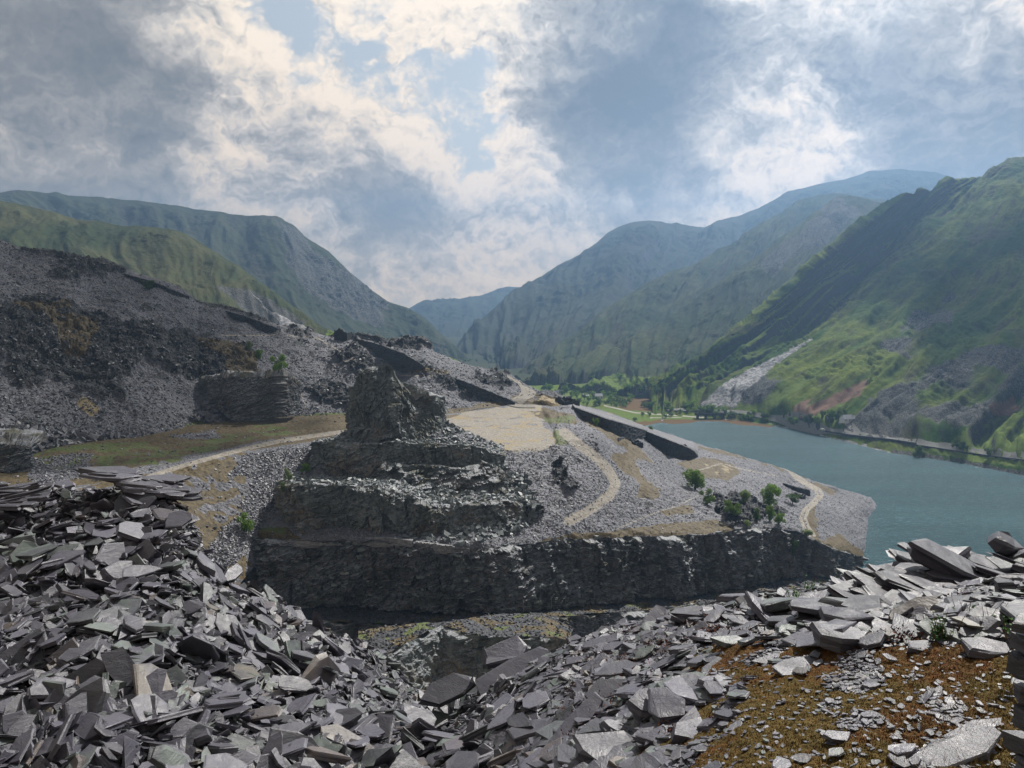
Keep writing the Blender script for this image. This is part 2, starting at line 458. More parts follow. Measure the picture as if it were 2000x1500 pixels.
# ---- R1: the near right hillside with the lakeside road shelf
r1_crest = [(3600, 150, 900), (2900, 200, 1050), (2600, 235, 1150), (2400, 262, 1280), (2250, 282, 1350), (2130, 300, 1420), (2040, 312, 1450), (1985, 317, 1460), (1965, 322, 1455), (1940, 340, 1450), (1915, 354, 1440), (1880, 357, 1410), (1850, 360, 1380), (1815, 372, 1330), (1790, 375, 1290), (1765, 384, 1265), (1750, 396, 1250), (1810, 420, 1700)]
r1_road = [(3400, 1040, 420), (2300, 930, 560), (2000, 886, 608), (1870, 871, 655), (1720, 850, 722), (1600, 835, 765), (1540, 820, 815), (1480, 808, 860), (1450, 802, 885), (1400, 797, 910), (1360, 795, 920), (1330, 793, 927), (1310, 791, 935), (1295, 789, 945), (1285, 787, 950), (1280, 786, 955), (1274, 784, 958), (1290, 770, 1050)]
r1_shelf = [(3400, 1060, 410), (2300, 938, 553), (2000, 902, 590), (1870, 882, 642), (1720, 860, 705), (1600, 844, 752), (1540, 829, 798), (1480, 815, 845), (1450, 808, 872), (1400, 803, 895), (1360, 800, 905), (1330, 798, 912), (1310, 796, 920), (1295, 794, 930), (1285, 792, 936), (1280, 790, 940), (1274, 788, 944), (1288, 775, 1040)]
r1_shore = [(3400, 1095, 388), (2300, 975, 516), (2000, 936, 564), (1870, 909, 612), (1740, 890, 650), (1600, 853, 742), (1540, 839, 785), (1480, 833, 805), (1445, 830, 816), (1400, 826, 828), (1360, 824, 836), (1330, 829, 818), (1310, 830, 816), (1295, 829, 818), (1285, 827, 824), (1280, 825, 830), (1274, 824, 836), (1285, 815, 870)]
def mid_row(a, b, t, dz=0.0):
    o = []
    for (x0, y0, Y0), (x1, y1, Y1) in zip(a, b):
        p = P(x0, y0, Y0) * (1 - t) + P(x1, y1, Y1) * t; p[2] += dz
        px, py = proj(p); o.append((float(px), float(py), float(p[1])))
    return o
def r1_masks(G):
    scree = paint(G, [[(1606, 652), (1580, 664), (1530, 690), (1480, 715), (1430, 740), (1400, 760), (1362, 792), (1440, 796), (1452, 765), (1480, 745), (1510, 715), (1560, 682)]], jit=5, fr=.03)
    rust = paint(G, [[(1700, 735), (1650, 760), (1590, 790), (1545, 812), (1570, 815), (1620, 800), (1680, 770)], [(1590, 775), (1555, 790), (1535, 812), (1565, 806)],
                     [(1990, 770), (1930, 790), (1925, 812), (1990, 808)]], jit=8, fr=.03)
    road = paint(G, [], [(5, [(1640, 822), (1665, 835), (1680, 848)]), (3, [(1300, 792), (1330, 800), (1360, 806)])], jit=1, soft=1)
    green = paint(G, [[(2100, 800), (1960, 815), (1900, 840), (1850, 862), (1900, 895), (2200, 930)], [(1760, 868), (1790, 862), (1900, 880), (1960, 900), (2100, 930), (1900, 900)],
                      [(1560, 800), (1640, 760), (1720, 700), (1660, 790), (1600, 835)], [(1500, 800), (1450, 805), (1430, 798), (1560, 740), (1600, 720)],
                      [(1420, 700), (1560, 590), (1640, 520), (1700, 470), (1690, 500), (1600, 600), (1480, 700)]], jit=14, fr=.02, soft=3)
    z = G[..., 2]
    darkr = paint(G, [[(1460, 745), (1510, 715), (1530, 740), (1490, 790), (1450, 795)], [(1640, 850), (1700, 780), (1800, 720), (2050, 640), (2100, 790), (1960, 812), (1850, 860), (1740, 862)],
                      [(1720, 680), (1800, 600), (1880, 570), (1860, 640), (1780, 700)]], jit=16, fr=.02, soft=2) * (.40 + .5 * sstep(-.25, .35, perlin(G * .02)))
    pxx, _ = proj(G)
    shore = (z < 1.1 + perlin(G * .1)) & (pxx < 1740)
    return {'m1': rgb(np.maximum(scree, shore * .85), rust, road, G), 'm2': rgb(green, np.maximum(darkr, (z < 2.5) * (pxx >= 1740) * .8), None, G)}
def r1_extra(G):
    px, py = proj(G); n = G.shape[0]; v = np.arange(n)[:, None]
    k = sstep(n - 18, n - 12, v) * sstep(0, 3, n - 1 - v) * sstep(1500, 1750, px)
    G[..., 2] += k * (1.0 + 2.6 * fbm(G / 16 + 3, 4) + 1.6 * ridged(G / 7, 3))
    G[..., 2] += sstep(n - 34, n - 22, v) * sstep(0, 3, n - 8 - v) * sstep(1650, 1800, px) * .8 * ridged(G / 6, 3)
r1_m1 = mid_row(r1_crest, r1_road, .35, -8); r1_m2 = mid_row(r1_crest, r1_road, .75, -16)
R1, G1 = mountain('hill', [r1_crest, r1_m1, r1_m2, r1_road, r1_shelf, r1_shore], 620, [110, 130, 110, 5, 10], MAT['r1'], 22, 75, back=(500, 330, 16), masks=r1_masks, fade=16, seed=2.1, su=3, sv=3, crest_fade=.55, fine=.45, extra=r1_extra, gul=1.25, stretch=7.0)

# ---- R2, R3: spurs behind it on the right
def far_masks(green=(), scree=(), rock=(), rust=()):
    def f(G):
        return {'m1': rgb(paint(G, scree, jit=12, fr=.01), paint(G, rust, jit=12, fr=.01), None, G), 'm2': rgb(paint(G, green, jit=15, fr=.01), paint(G, rock, jit=15, fr=.01) * .8, None, G)}
    return f
r2c = [(2100, 440, 2400), (1900, 410, 2200), (1760, 400, 2050), (1690, 395, 1950), (1660, 387, 1920), (1635, 387, 1900), (1610, 400, 1850), (1590, 420, 1800), (1560, 445, 1750), (1500, 487, 1650), (1440, 530, 1600), (1380, 572, 1540), (1300, 622, 1470), (1240, 665, 1430), (1180, 702, 1390), (1130, 735, 1340), (1098, 752, 1300), (1150, 740, 1500)]
r2b = [(1700, 760, 1100), (1600, 770, 1060), (1520, 775, 1030), (1480, 778, 1020), (1450, 780, 1010), (1430, 782, 1000), (1410, 784, 990), (1390, 784, 985), (1370, 785, 980), (1345, 785, 980), (1320, 785, 985), (1290, 783, 995), (1255, 780, 1010), (1225, 778, 1030), (1180, 774, 1050), (1130, 770, 1090), (1085, 764, 1120), (1100, 750, 1350)]
R2, G2_ = mountain('hill', [r2c, mid_row(r2c, r2b, .5, -22), r2b], 420, [110, 120], MAT['r2'], 20, 110, masks=far_masks(green=[[(1300, 740), (1200, 770), (1100, 765), (1200, 730)]], rock=[[(1640, 385), (1560, 445), (1480, 520), (1500, 540), (1600, 480), (1680, 420)]]), seed=5.3, fine=.6, crest_fade=.5)
r3c = [(2000, 420, 2700), (1800, 398, 2600), (1700, 390, 2500), (1640, 382, 2450), (1600, 386, 2400), (1560, 396, 2350), (1530, 415, 2300), (1500, 432, 2200), (1460, 455, 2150), (1430, 482, 2100), (1390, 500, 2050), (1340, 522, 2000), (1290, 545, 1950), (1240, 572, 1900), (1180, 612, 1800), (1120, 655, 1700), (1070, 695, 1600), (1020, 728, 1500), (985, 745, 1450), (1000, 740, 1700)]
r3b = [(1800, 640, 1800), (1650, 650, 1700), (1550, 660, 1650), (1500, 680, 1600), (1450, 700, 1500), (1400, 715, 1420), (1350, 730, 1360), (1320, 740, 1320), (1290, 748, 1290), (1260, 752, 1270), (1230, 755, 1250), (1200, 757, 1230), (1170, 758, 1210), (1140, 760, 1190), (1110, 760, 1180), (1080, 760, 1170), (1050, 760, 1165), (1020, 758, 1170), (990, 756, 1180), (1000, 752, 1250)]
R3, G3_ = mountain('hill', [r3c, mid_row(r3c, r3b, .5, -30), r3b], 380, [100, 90], MAT['r2'], 26, 150, masks=far_masks(scree=[[(1500, 560), (1440, 600), (1420, 600), (1480, 550)]]), seed=9.1, fine=.7, crest_fade=.45)
r4c = [(2400, 460, 3700), (2150, 415, 3650), (1960, 372, 3600), (1900, 356, 3550), (1840, 340, 3500), (1795, 331, 3450), (1760, 329, 3400), (1700, 333, 3400), (1650, 352, 3400), (1620, 357, 3400), (1580, 367, 3400), (1540, 376, 3350), (1500, 400, 3300), (1480, 409, 3300), (1440, 425, 3250), (1405, 430, 3200), (1378, 447, 3150), (1360, 444, 3100), (1330, 436, 3080), (1322, 432, 3060), (1312, 436, 3050), (1280, 433, 3000), (1235, 435, 3000), (1215, 444, 3000), (1190, 455, 3000), (1150, 490, 2950), (1100, 515, 2900), (1060, 543, 2850), (1010, 566, 2800), (970, 600, 2600), (930, 632, 2450), (905, 660, 2300), (885, 690, 2100), (900, 690, 2500)]
r4b = [(1800, 600, 2400), (1750, 600, 2400), (1700, 600, 2350), (1650, 610, 2300), (1600, 610, 2300), (1570, 620, 2250), (1540, 625, 2200), (1500, 630, 2200), (1470, 640, 2150), (1440, 650, 2100), (1410, 660, 2050), (1380, 665, 2000), (1340, 675, 1950), (1320, 680, 1900), (1290, 690, 1850), (1260, 695, 1800), (1230, 700, 1800), (1210, 705, 1750), (1190, 710, 1750), (1170, 715, 1700), (1150, 720, 1680), (1130, 722, 1650), (1110, 725, 1620), (1090, 728, 1600), (1070, 730, 1580), (1050, 733, 1560), (1030, 736, 1540), (1010, 738, 1520), (990, 740, 1500), (970, 740, 1500), (950, 738, 1520), (930, 735, 1560), (905, 728, 1640), (890, 720, 1900)]
R4, G4_ = mountain('hill', [r4c, mid_row(r4c, r4b, .5, -50), r4b], 460, [100, 90], MAT['far'], 42, 260, back=(900, 400, 10), seed=12.7, crest_fade=.24, fine=.8, su=3)
r5c = [(1300, 500, 4800), (1100, 545, 4700), (1040, 560, 4600), (1010, 561, 4500), (990, 560, 4500), (965, 567, 4450), (940, 577, 4400), (905, 583, 4350), (870, 586, 4300), (845, 588, 4300), (830, 586, 4300), (815, 592, 4300), (800, 601, 4300), (770, 612, 4300), (700, 630, 4300)]
r5b = [(1200, 700, 3000), (1100, 700, 3000), (1040, 700, 3000), (1010, 700, 3000), (980, 700, 2900), (960, 700, 2800), (940, 700, 2700), (920, 700, 2600), (905, 700, 2500), (890, 700, 2500), (880, 700, 2500), (860, 700, 2500), (840, 700, 2500), (800, 700, 2600), (700, 700, 2700)]
R5, G5_ = mountain('hill', [r5c, mid_row(r5c, r5b, .5, -30), r5b], 220, [70, 50], MAT['far'], 40, 300, seed=15.7, crest_fade=.2)
l1c = [(-500, 330, 2700), (-200, 365, 2650), (0, 373, 2600), (20, 370, 2600), (35, 369, 2600), (60, 373, 2600), (90, 378, 2600), (110, 376, 2600), (135, 385, 2600), (190, 385, 2600), (270, 392, 2550), (330, 402, 2500), (400, 411, 2450), (450, 418, 2400), (500, 418, 2350), (545, 426, 2300), (575, 440, 2250), (600, 466, 2220), (640, 491, 2200), (680, 530, 2150), (720, 565, 2120), (760, 592, 2100), (800, 606, 2050), (830, 622, 2000), (860, 652, 1950), (885, 675, 1900), (912, 702, 1800), (920, 700, 2300)]
l1b = [(-500, 640, 1500), (-200, 640, 1500), (0, 640, 1500), (40, 640, 1500), (80, 640, 1500), (120, 640, 1500), (160, 640, 1500), (200, 640, 1500), (240, 645, 1500), (280, 645, 1500), (330, 650, 1500), (380, 655, 1500), (430, 660, 1500), (480, 665, 1500), (530, 670, 1500), (570, 675, 1500), (610, 680, 1500), (650, 690, 1500), (690, 700, 1500), (730, 708, 1500), (770, 715, 1500), (810, 722, 1500), (840, 726, 1500), (865, 728, 1500), (890, 730, 1500), (910, 732, 1500), (925, 733, 1520), (930, 728, 1900)]
L1, GL1 = mountain('hill', [l1c, mid_row(l1c, l1b, .5, -40), l1b], 460, [110, 90], MAT['l1'], 30, 200, back=(700, 300, 10), seed=21.7, crest_fade=.22, fine=.7, su=3, masks=far_masks(rock=[[(545, 426), (600, 466), (680, 530), (760, 592), (740, 640), (640, 600), (560, 520)]]))
l2c = [(-500, 330, 1300), (-200, 360, 1300), (0, 394, 1300), (60, 405, 1290), (120, 420, 1280), (180, 432, 1270), (240, 442, 1250), (290, 444, 1240), (335, 448, 1230), (380, 468, 1200), (420, 496, 1170), (460, 520, 1140), (500, 548, 1110), (530, 570, 1080), (560, 592, 1050), (600, 622, 1000), (650, 652, 960), (700, 668, 960), (760, 680, 970), (820, 688, 1000), (880, 702, 1040), (930, 720, 1080), (985, 742, 1100), (1040, 764, 1110), (1060, 768, 1150)]
l2b = [(-500, 620, 800), (-200, 620, 800), (0, 620, 800), (60, 620, 800), (120, 630, 800), (180, 640, 800), (240, 650, 800), (290, 650, 800), (335, 660, 800), (380, 665, 800), (420, 670, 800), (460, 680, 800), (500, 690, 800), (530, 700, 780), (560, 705, 780), (600, 710, 780), (650, 715, 790), (700, 720, 800), (760, 730, 820), (820, 740, 850), (880, 755, 880), (930, 770, 900), (985, 778, 940), (1040, 778, 1000), (1065, 776, 1050)]
L2, GL2 = mountain('hill', [l2c, mid_row(l2c, l2b, .5, -10), l2b], 460, [120, 60], MAT['l2'], 13, 90, back=(300, 160, 10), seed=31.7, crest_fade=.3, fine=.5, masks=far_masks(green=[[(640, 640), (1100, 640), (1100, 800), (640, 800)], [(200, 560), (420, 600), (500, 640), (600, 660), (500, 700)]], scree=[[(480, 560), (520, 600), (620, 655), (560, 650)]], rock=[[(420, 560), (500, 570), (600, 630), (560, 645), (480, 610)]]))

# ---- valley floor
vf = [(1000, 745, 1260), (1060, 748, 1240), (1100, 750, 1220), (1150, 752, 1200), (1200, 755, 1180), (1240, 760, 1140), (1280, 765, 1090), (1330, 770, 1050), (1380, 772, 1040), (1430, 775, 1020), (1500, 778, 1000), (1600, 780, 980)]
vn = [(1000, 840, 740), (1060, 840, 740), (1130, 840, 745), (1190, 835, 755), (1235, 831, 812), (1262, 829, 818), (1300, 826, 828), (1340, 825, 831), (1372, 822, 842), (1400, 822, 842), (1440, 828, 820), (1500, 834, 800)]
G, _ = loft([vf, mid_row(vf, vn, .5, .6), [(a, b - 1.2, 126.5 * 1500 / (b - 1.2 - 590) * 1.002) for a, b, c in vn], vn], 300, [60, 60, 6], None, 3, 2)
vv_ = np.arange(G.shape[0])[:, None] / (G.shape[0] - 1.0); we = sstep(.74, 1, vv_ + .06 * perlin(G / 30)); G[..., 2] = (3.0 + .8 * fbm(G / 40, 4)) * (1 - we) - .8 * we
vr = lambda pts, w=2.5: (w, pts)
vm = {'m1': rgb(None, None, paint(G, [], [(2.2, [(1180, 792), (1240, 806), (1330, 812), (1380, 816)]), (1.6, [(1270, 816), (1330, 815)])], jit=1, soft=0), G),
      'm2': rgb(paint(G, [[(1180, 795), (1240, 805), (1340, 812), (1360, 818), (1230, 828), (1100, 830)], [(1000, 745), (1120, 752), (1200, 775), (1130, 790), (1000, 790)]], jit=6, fr=.02, soft=1), None,
                paint(G, [[(1190, 778), (1260, 775), (1340, 790), (1420, 800), (1410, 812), (1320, 808), (1220, 800)], [(1100, 830), (1240, 822), (1420, 818), (1520, 830), (1480, 845), (1200, 845)]], jit=6, fr=.02, soft=1), G)}
link('ground', grid_mesh('valley_floor', G, MAT['valley'], vm), kind='structure'); keep(G); GV = G

# ---- lake and base ground
def flat(name, x0, x1, y0, y1, z, mat, n=2):
    gx, gy = np.meshgrid(np.linspace(x0, x1, n), np.linspace(y1, y0, n))
    return link(name, grid_mesh(name, np.stack([gx, gy, gx * 0 + z], -1), mat), kind='structure')
m = M('lake_water')
n1 = m.noise(1.0, 5, .75, vec=m.pos((.17, .5, 1), (0, 0, .25))); n2 = m.noise(1.0, 5, .65, vec=m.pos((.7, 1.8, 1), (0, 0, .2))); n3 = m.noise(.012, 4, .6, vec=m.pos((.5, 1.6, 1)))
h = m.math('ADD', m.math('MULTIPLY', n1, 1.1), m.math('MULTIPLY', n2, .55))
wc = m.mix(m.rng(n3, .3, .7), c4(.032, .095, .118), c4(.065, .16, .19))
rip = m.math('ADD', m.math('MULTIPLY', n2, .45), m.math('MULTIPLY', n1, .55))
wc = m.mix(m.rng(rip, .44, .62, 0, .5), wc, c4(.20, .33, .37))  # ripple glints painted into the water colour as a paler tone
MAT['water'] = m.fin(wc, .22, m.bump(h, 1.0, 2.2), .36)
flat('lake', 55, 1500, 190, 1010, 0.0, MAT['water'])
flat('ground', -9000, 9000, -400, 9000, -2.5, MAT['l1'])

# ---- C1: the big slate tip on the left and its continuation past the summit
c1c = [(-300, 415, 400), (-100, 450, 420), (0, 466, 420), (25, 480, 422), (60, 487, 425), (130, 493, 430), (165, 502, 435), (200, 506, 440), (260, 530, 445), (310, 545, 450), (350, 560, 455), (385, 586, 460), (430, 596, 460), (480, 610, 465), (522, 627, 470), (560, 641, 475), (640, 658, 480), (672, 655, 480), (750, 664, 480), (828, 676, 480), (842, 690, 480), (880, 702, 485), (950, 721, 490), (1000, 740, 495), (1030, 760, 492), (1060, 776, 480), (1120, 793, 440)]
c1b = [(-300, 905, 262), (-100, 900, 265), (0, 895, 270), (30, 890, 275), (70, 884, 281), (140, 872, 293), (190, 865, 300), (230, 860, 306), (270, 856, 310), (310, 850, 317), (350, 838, 333), (390, 830, 344), (430, 826, 350), (470, 822, 356), (520, 818, 362), (570, 815, 367), (640, 812, 372), (690, 812, 372), (760, 812, 372), (830, 813, 370), (880, 810, 375), (925, 800, 393), (960, 795, 402), (985, 792, 408), (1005, 791, 410), (1040, 790, 412), (1100, 796, 400)]
G, ic = loft([c1c, mid_row(c1c, c1b, .4, 4), mid_row(c1c, c1b, .72, 0), c1b], 780, [70, 80, 70], (120, 90, 12), 3, 3)
c1_rock_polys = [[(-50, 600), (60, 590), (130, 600), (200, 620), (270, 650), (300, 690), (250, 740), (235, 790), (200, 785), (150, 760), (80, 740), (40, 700), (-50, 720)],
                 [(150, 640), (280, 640), (380, 660), (460, 690), (500, 720), (430, 745), (400, 740), (330, 720), (270, 700)],
                 [(40, 488), (130, 494), (200, 508), (260, 534), (215, 545), (120, 520), (60, 500)], [(90, 530), (150, 535), (155, 552), (110, 550)],
                 [(0, 700), (60, 690), (90, 740), (40, 760)], [(420, 690), (480, 680), (500, 700), (470, 740)],
                 [(580, 760), (640, 745), (690, 770), (685, 800), (640, 795), (600, 785)], [(640, 690), (690, 680), (740, 720), (720, 740), (670, 715)],
                 [(790, 735), (860, 732), (900, 750), (930, 780), (880, 770), (820, 750)], [(915, 730), (990, 735), (995, 765), (960, 762), (930, 748)], [(740, 665), (828, 672), (826, 690), (790, 690), (700, 672)],
                 [(560, 640), (650, 655), (600, 668), (570, 655)]]
rockm = paint(G, c1_rock_polys, jit=22, fr=.05, soft=2)
rockm = np.maximum(rockm, paint(G, [], [(9, [(350, 560), (430, 597), (530, 632)]), (7, [(640, 658), (750, 667), (828, 682)]), (7, [(10, 470), (100, 492), (240, 530)])], jit=12, fr=.05))
N = face_cam(normals(G), G)
v = np.arange(G.shape[0])[:, None]; nvv = G.shape[0]
wt = (.3 + .7 * sstep(0, 14, np.abs(v - ic))) * sstep(0, 14, nvv - 1 - v)
d = 4.5 * fbm(G / 45 + 3, 6, .5) + 2.2 * ridged(G / 22 + 9, 5, .5) + .55 * ridged(G / 3.5, 3, .6)
d += rockm * (1.5 + 4.2 * (blocky(G, [(14, 14, 7), (6, 6, 3), (2.4, 2.4, 1.2)], [.7, .5, .3], .2, 3)))
D = N * .9 + np.array([0, 0, .15])
GC1 = G + D * (d * wt)[..., None]
rockm2 = np.maximum(rockm, .95 * sstep(.36, .6, perlin(GC1 / 30 + 4) * .6 + perlin(GC1 / 9 + 2) * .5) * (np.abs(v - ic) < 200))
c1m = {'m1': rgb(paint(GC1, [], [(3, [(560, 655), (620, 660), (690, 700), (640, 720)]), (2.5, [(430, 655), (530, 655), (545, 650)]), (3, [(580, 740), (590, 775), (600, 800)]), (3, [(780, 733), (850, 735)])], jit=3, soft=1) * .8,
                 paint(GC1, [[(20, 590), (130, 585), (140, 600), (60, 610)], [(80, 600), (200, 625), (160, 700), (120, 690), (110, 640)], [(440, 700), (500, 720), (495, 735), (440, 730)], [(380, 660), (470, 670), (510, 700), (500, 725), (450, 700), (390, 675)],
                              [(930, 790), (1010, 770), (1050, 780), (1100, 800), (900, 815)], [(1040, 765), (1075, 770), (1110, 795), (1060, 790)], [(860, 800), (960, 795), (960, 815), (860, 815)], [(780, 720), (880, 722), (880, 730), (790, 730)]], jit=8, fr=.07),
                 paint(GC1, [[(360, 826), (460, 815), (640, 806), (700, 806), (700, 825), (360, 850)]], jit=6, fr=.07), GC1),
       'm2': rgb(rockm2, paint(GC1, [[(165, 770), (200, 800), (180, 815), (150, 790)], [(1060, 772), (1110, 790), (1100, 800), (1050, 785)]], jit=5), None, GC1)}
link('ground', grid_mesh('slate_tip', GC1, MAT['tip'], c1m), kind='structure'); keep(GC1, step=2)

# ---- C2: grassy terrace with the track and the slope below it
c2a = [(-300, 890, 266), (-50, 893, 268), (60, 880, 284), (190, 860, 302), (300, 846, 320), (350, 835, 335), (430, 822, 352), (520, 814, 365), (600, 811, 372), (680, 808, 376), (740, 808, 376)]
c2b = [(-300, 990, 205), (-50, 990, 206), (60, 965, 217), (190, 948, 228), (300, 930, 240), (345, 918, 248), (420, 897, 263), (500, 878, 282), (580, 862, 300), (640, 852, 312), (720, 848, 316)]
c2c = [(-300, 1040, 190), (-50, 1040, 190), (60, 1010, 200), (190, 985, 212), (300, 950, 232), (350, 930, 243), (430, 908, 257), (510, 890, 272), (590, 876, 286), (650, 868, 295), (720, 866, 298)]
c2d = [(-300, 1300, 160), (-50, 1300, 160), (60, 1290, 165), (190, 1280, 170), (280, 1250, 180), (330, 1200, 195), (400, 1170, 208), (460, 1150, 215), (520, 1080, 240), (570, 1010, 262), (640, 950, 280)]
G, _ = loft([c2a, c2b, c2c, c2d], 520, [70, 16, 160], None, 4, 3)
px, py = proj(G); v = np.arange(G.shape[0])[:, None]
w = sstep(0, 6, v) * sstep(0, 4, G.shape[0] - 1 - v)
G[..., 2] += w * (1.4 * fbm(G / 18 + 5, 5) + .35 * ridged(G / 3.0, 3, .6))
trk = paint(G, [], [(8, [(290, 931), (350, 912), (420, 892), (480, 876), (540, 863), (600, 853), (650, 846), (690, 842)])], jit=2, soft=1)
slopem = sstep(.0, .3, perlin(G / np.array([14, 14, 6]) + 8) * .6 + perlin(G / 4) * .5 + np.where(px < 480, .25, -.25))
pale = paint(G, [[(480, 885), (600, 868), (640, 900), (560, 1000), (470, 1090), (420, 1120), (400, 1080), (460, 1010), (500, 940), (440, 930)], [(330, 850), (420, 838), (430, 850), (340, 862)], [(180, 930), (250, 915), (470, 870), (600, 850), (470, 880), (300, 925)], [(60, 895), (180, 885), (160, 930), (60, 960)]], jit=12, fr=.08)
on_t = py < np.interp(px, [-300, 60, 300, 345, 500, 690], [990, 960, 930, 918, 878, 850])
brown = np.where(on_t, 1.0, slopem) * (1 - pale)
green = paint(G, [[(60, 895), (120, 875), (250, 865), (340, 870), (420, 850), (520, 838), (600, 840), (520, 855), (430, 875), (300, 905), (180, 920), (90, 915)], [(430, 855), (520, 830), (560, 826), (560, 846), (460, 862)]], jit=14, fr=.06) * sstep(-.15, .25, perlin(G / 7) + .1)
link('ground', grid_mesh('terrace', G, MAT['tip'], {'m1': rgb(trk, brown, green, G), 'm2': rgb(None, None, None, G)}), kind='structure'); keep(G, step=2); GC2 = G

# ---- C3: plateau, scree and benches down to the pit edge
c3a = [(692, 812, 371), (735, 812, 371), (790, 812, 371), (870, 812, 371), (950, 800, 392), (1000, 792, 408), (1060, 785, 423), (1112, 787, 420), (1180, 804, 440), (1260, 833, 460), (1360, 866, 480), (1430, 886, 480), (1500, 905, 480), (1570, 932, 492), (1650, 957, 503), (1703, 972, 503), (1716, 992, 482)]
c3a0 = [((x, y - 6, Y + 16) if x <= 1070 else (x, y + 22, Y + 25)) for x, y, Y in c3a]
c3e = [(692, 872, 292), (735, 874, 290), (790, 876, 288), (870, 880, 284), (950, 880, 284), (1000, 878, 286), (1060, 873, 290), (1112, 858, 302), (1165, 862, 303), (1225, 878, 362), (1305, 900, 400), (1370, 922, 390), (1440, 938, 394), (1500, 960, 405), (1570, 990, 405), (1640, 1012, 415), (1706, 1010, 464)]
c3m = [(585, 935, 266), (680, 960, 262), (790, 970, 262), (870, 975, 260), (950, 972, 260), (1000, 970, 261), (1060, 965, 263), (1120, 958, 268), (1190, 950, 284), (1250, 958, 298), (1320, 970, 315), (1390, 985, 322), (1440, 985, 335), (1500, 1000, 345), (1560, 1010, 350), (1620, 1045, 365), (1699, 1048, 425)]
c3d = [(480, 1048, 240), (600, 1056, 235), (700, 1056, 232), (800, 1062, 229), (900, 1073, 226), (960, 1070, 228), (1030, 1062, 236), (1100, 1053, 245), (1180, 1051, 256), (1260, 1048, 266), (1330, 1046, 275), (1400, 1044, 285), (1450, 1032, 295), (1500, 1030, 300), (1555, 1038, 305), (1615, 1068, 320), (1692, 1092, 388)]
G, _ = loft([c3a0, c3a, c3e, c3m, c3d], 900, [8, 60, 90, 90], None, 4, 3)
px, py = proj(G); v = np.arange(G.shape[0])[:, None]
plateau = paint(G, [[(850, 822), (900, 806), (950, 798), (990, 793), (1010, 770), (1130, 790), (1060, 800), (1075, 830), (1090, 868), (1060, 878), (860, 884)]], jit=2, soft=4)
w = sstep(0, 5, v - 8 + 3) * sstep(0, 3, G.shape[0] - 1 - v) * (1 - .93 * plateau)
path_l = [(1100, 845), (1130, 868), (1165, 895), (1190, 920), (1203, 945), (1190, 970), (1150, 1000), (1110, 1020), (1060, 1040), (1000, 1056)]
pathm = paint(G, [], [(22, path_l[:8])], jit=6, soft=2)
w = w * (1 - .6 * pathm)
G[..., 2] += w * (2.2 * fbm(G / 20 + 2, 5) + .9 * ridged(G / 9 + 1, 4) + .35 * ridged(G / 2.6, 3, .6))
knobs = paint(G, [[(1075, 905), (1100, 900), (1110, 930), (1140, 950), (1120, 965), (1085, 945)], [(1390, 965), (1440, 985), (1500, 1000), (1480, 1025), (1420, 1030), (1400, 1000)], [(1420, 960), (1500, 985), (1540, 1000), (1500, 1010), (1430, 985)], [(980, 950), (1050, 985), (1060, 1010), (1000, 1010)]], jit=10, fr=.1)
Nn = face_cam(normals(G), G)
G += Nn * (knobs * (1.2 + 4 * blocky(G, [(6, 6, 4), (2.5, 2.5, 1.5)], [.8, .5], .25, 5)))[..., None]
sand_n = .55 + .45 * sstep(-.25, .2, perlin(G / 9) + .5 * perlin(G / 3))
sand = sand_n * paint(G, [[(865, 822), (905, 806), (960, 797), (1000, 792), (1005, 782), (1040, 785), (1060, 795), (1020, 803), (1050, 820), (1085, 850), (1095, 866), (1060, 876), (860, 884)]], jit=14, fr=.05, soft=3)
track_l = [(1525, 905), (1545, 918), (1556, 932), (1575, 945), (1597, 957), (1602, 968), (1590, 982), (1574, 996), (1568, 1012), (1575, 1030), (1586, 1046)]
trk = paint(G, [], [(6, [(a - 4.5, b) for a, b in track_l]), (6, [(a + 4.5, b) for a, b in track_l])], jit=1, soft=0)
trk = np.maximum(trk, paint(G, [], [(3, [(1250, 850), (1310, 900), (1330, 895)]), (4, [(1360, 920), (1410, 905), (1440, 915), (1520, 930)]), (3, [(1500, 905), (1540, 915)]), (4, [(1380, 960), (1330, 985), (1270, 1005), (1200, 1035)])], jit=4, soft=1) * .6)
pathe = np.maximum(pathm * .62, 0)
brown = paint(G, [[(1195, 890), (1245, 882), (1260, 890), (1240, 905), (1255, 935), (1290, 955), (1280, 975), (1245, 970), (1250, 945), (1215, 920)],
                  [(1320, 900), (1380, 892), (1430, 905), (1450, 922), (1420, 938), (1350, 930)], [(1240, 870), (1280, 905), (1210, 890)], [(1125, 815), (1150, 812), (1240, 870), (1230, 882), (1190, 855)],
                  [(1350, 865), (1400, 878), (1460, 895), (1530, 915), (1600, 945), (1640, 965), (1600, 965), (1590, 1000), (1600, 1050), (1640, 1090), (1600, 1070), (1580, 1040), (1575, 1000), (1610, 960), (1560, 930), (1480, 902), (1390, 885)],
                  [(1060, 1050), (1250, 1030), (1400, 1015), (1430, 1030), (1430, 1040), (1050, 1062)], [(1290, 1000), (1350, 985), (1360, 1000), (1300, 1010)],
                  [(1020, 800), (1060, 795), (1120, 812), (1130, 830), (1070, 825)], [(500, 1035), (560, 1030), (600, 1058), (480, 1060)], [(860, 812), (950, 806), (940, 815), (870, 822)], [(1600, 1060), (1640, 1040), (1700, 1090), (1640, 1110)]], jit=9, fr=.08)
green = paint(G, [[(1080, 835), (1115, 845), (1110, 868), (1085, 870)], [(480, 1030), (560, 1030), (560, 1045)], [(1060, 815), (1120, 812), (1120, 825), (1070, 825)]], jit=6, fr=.1)
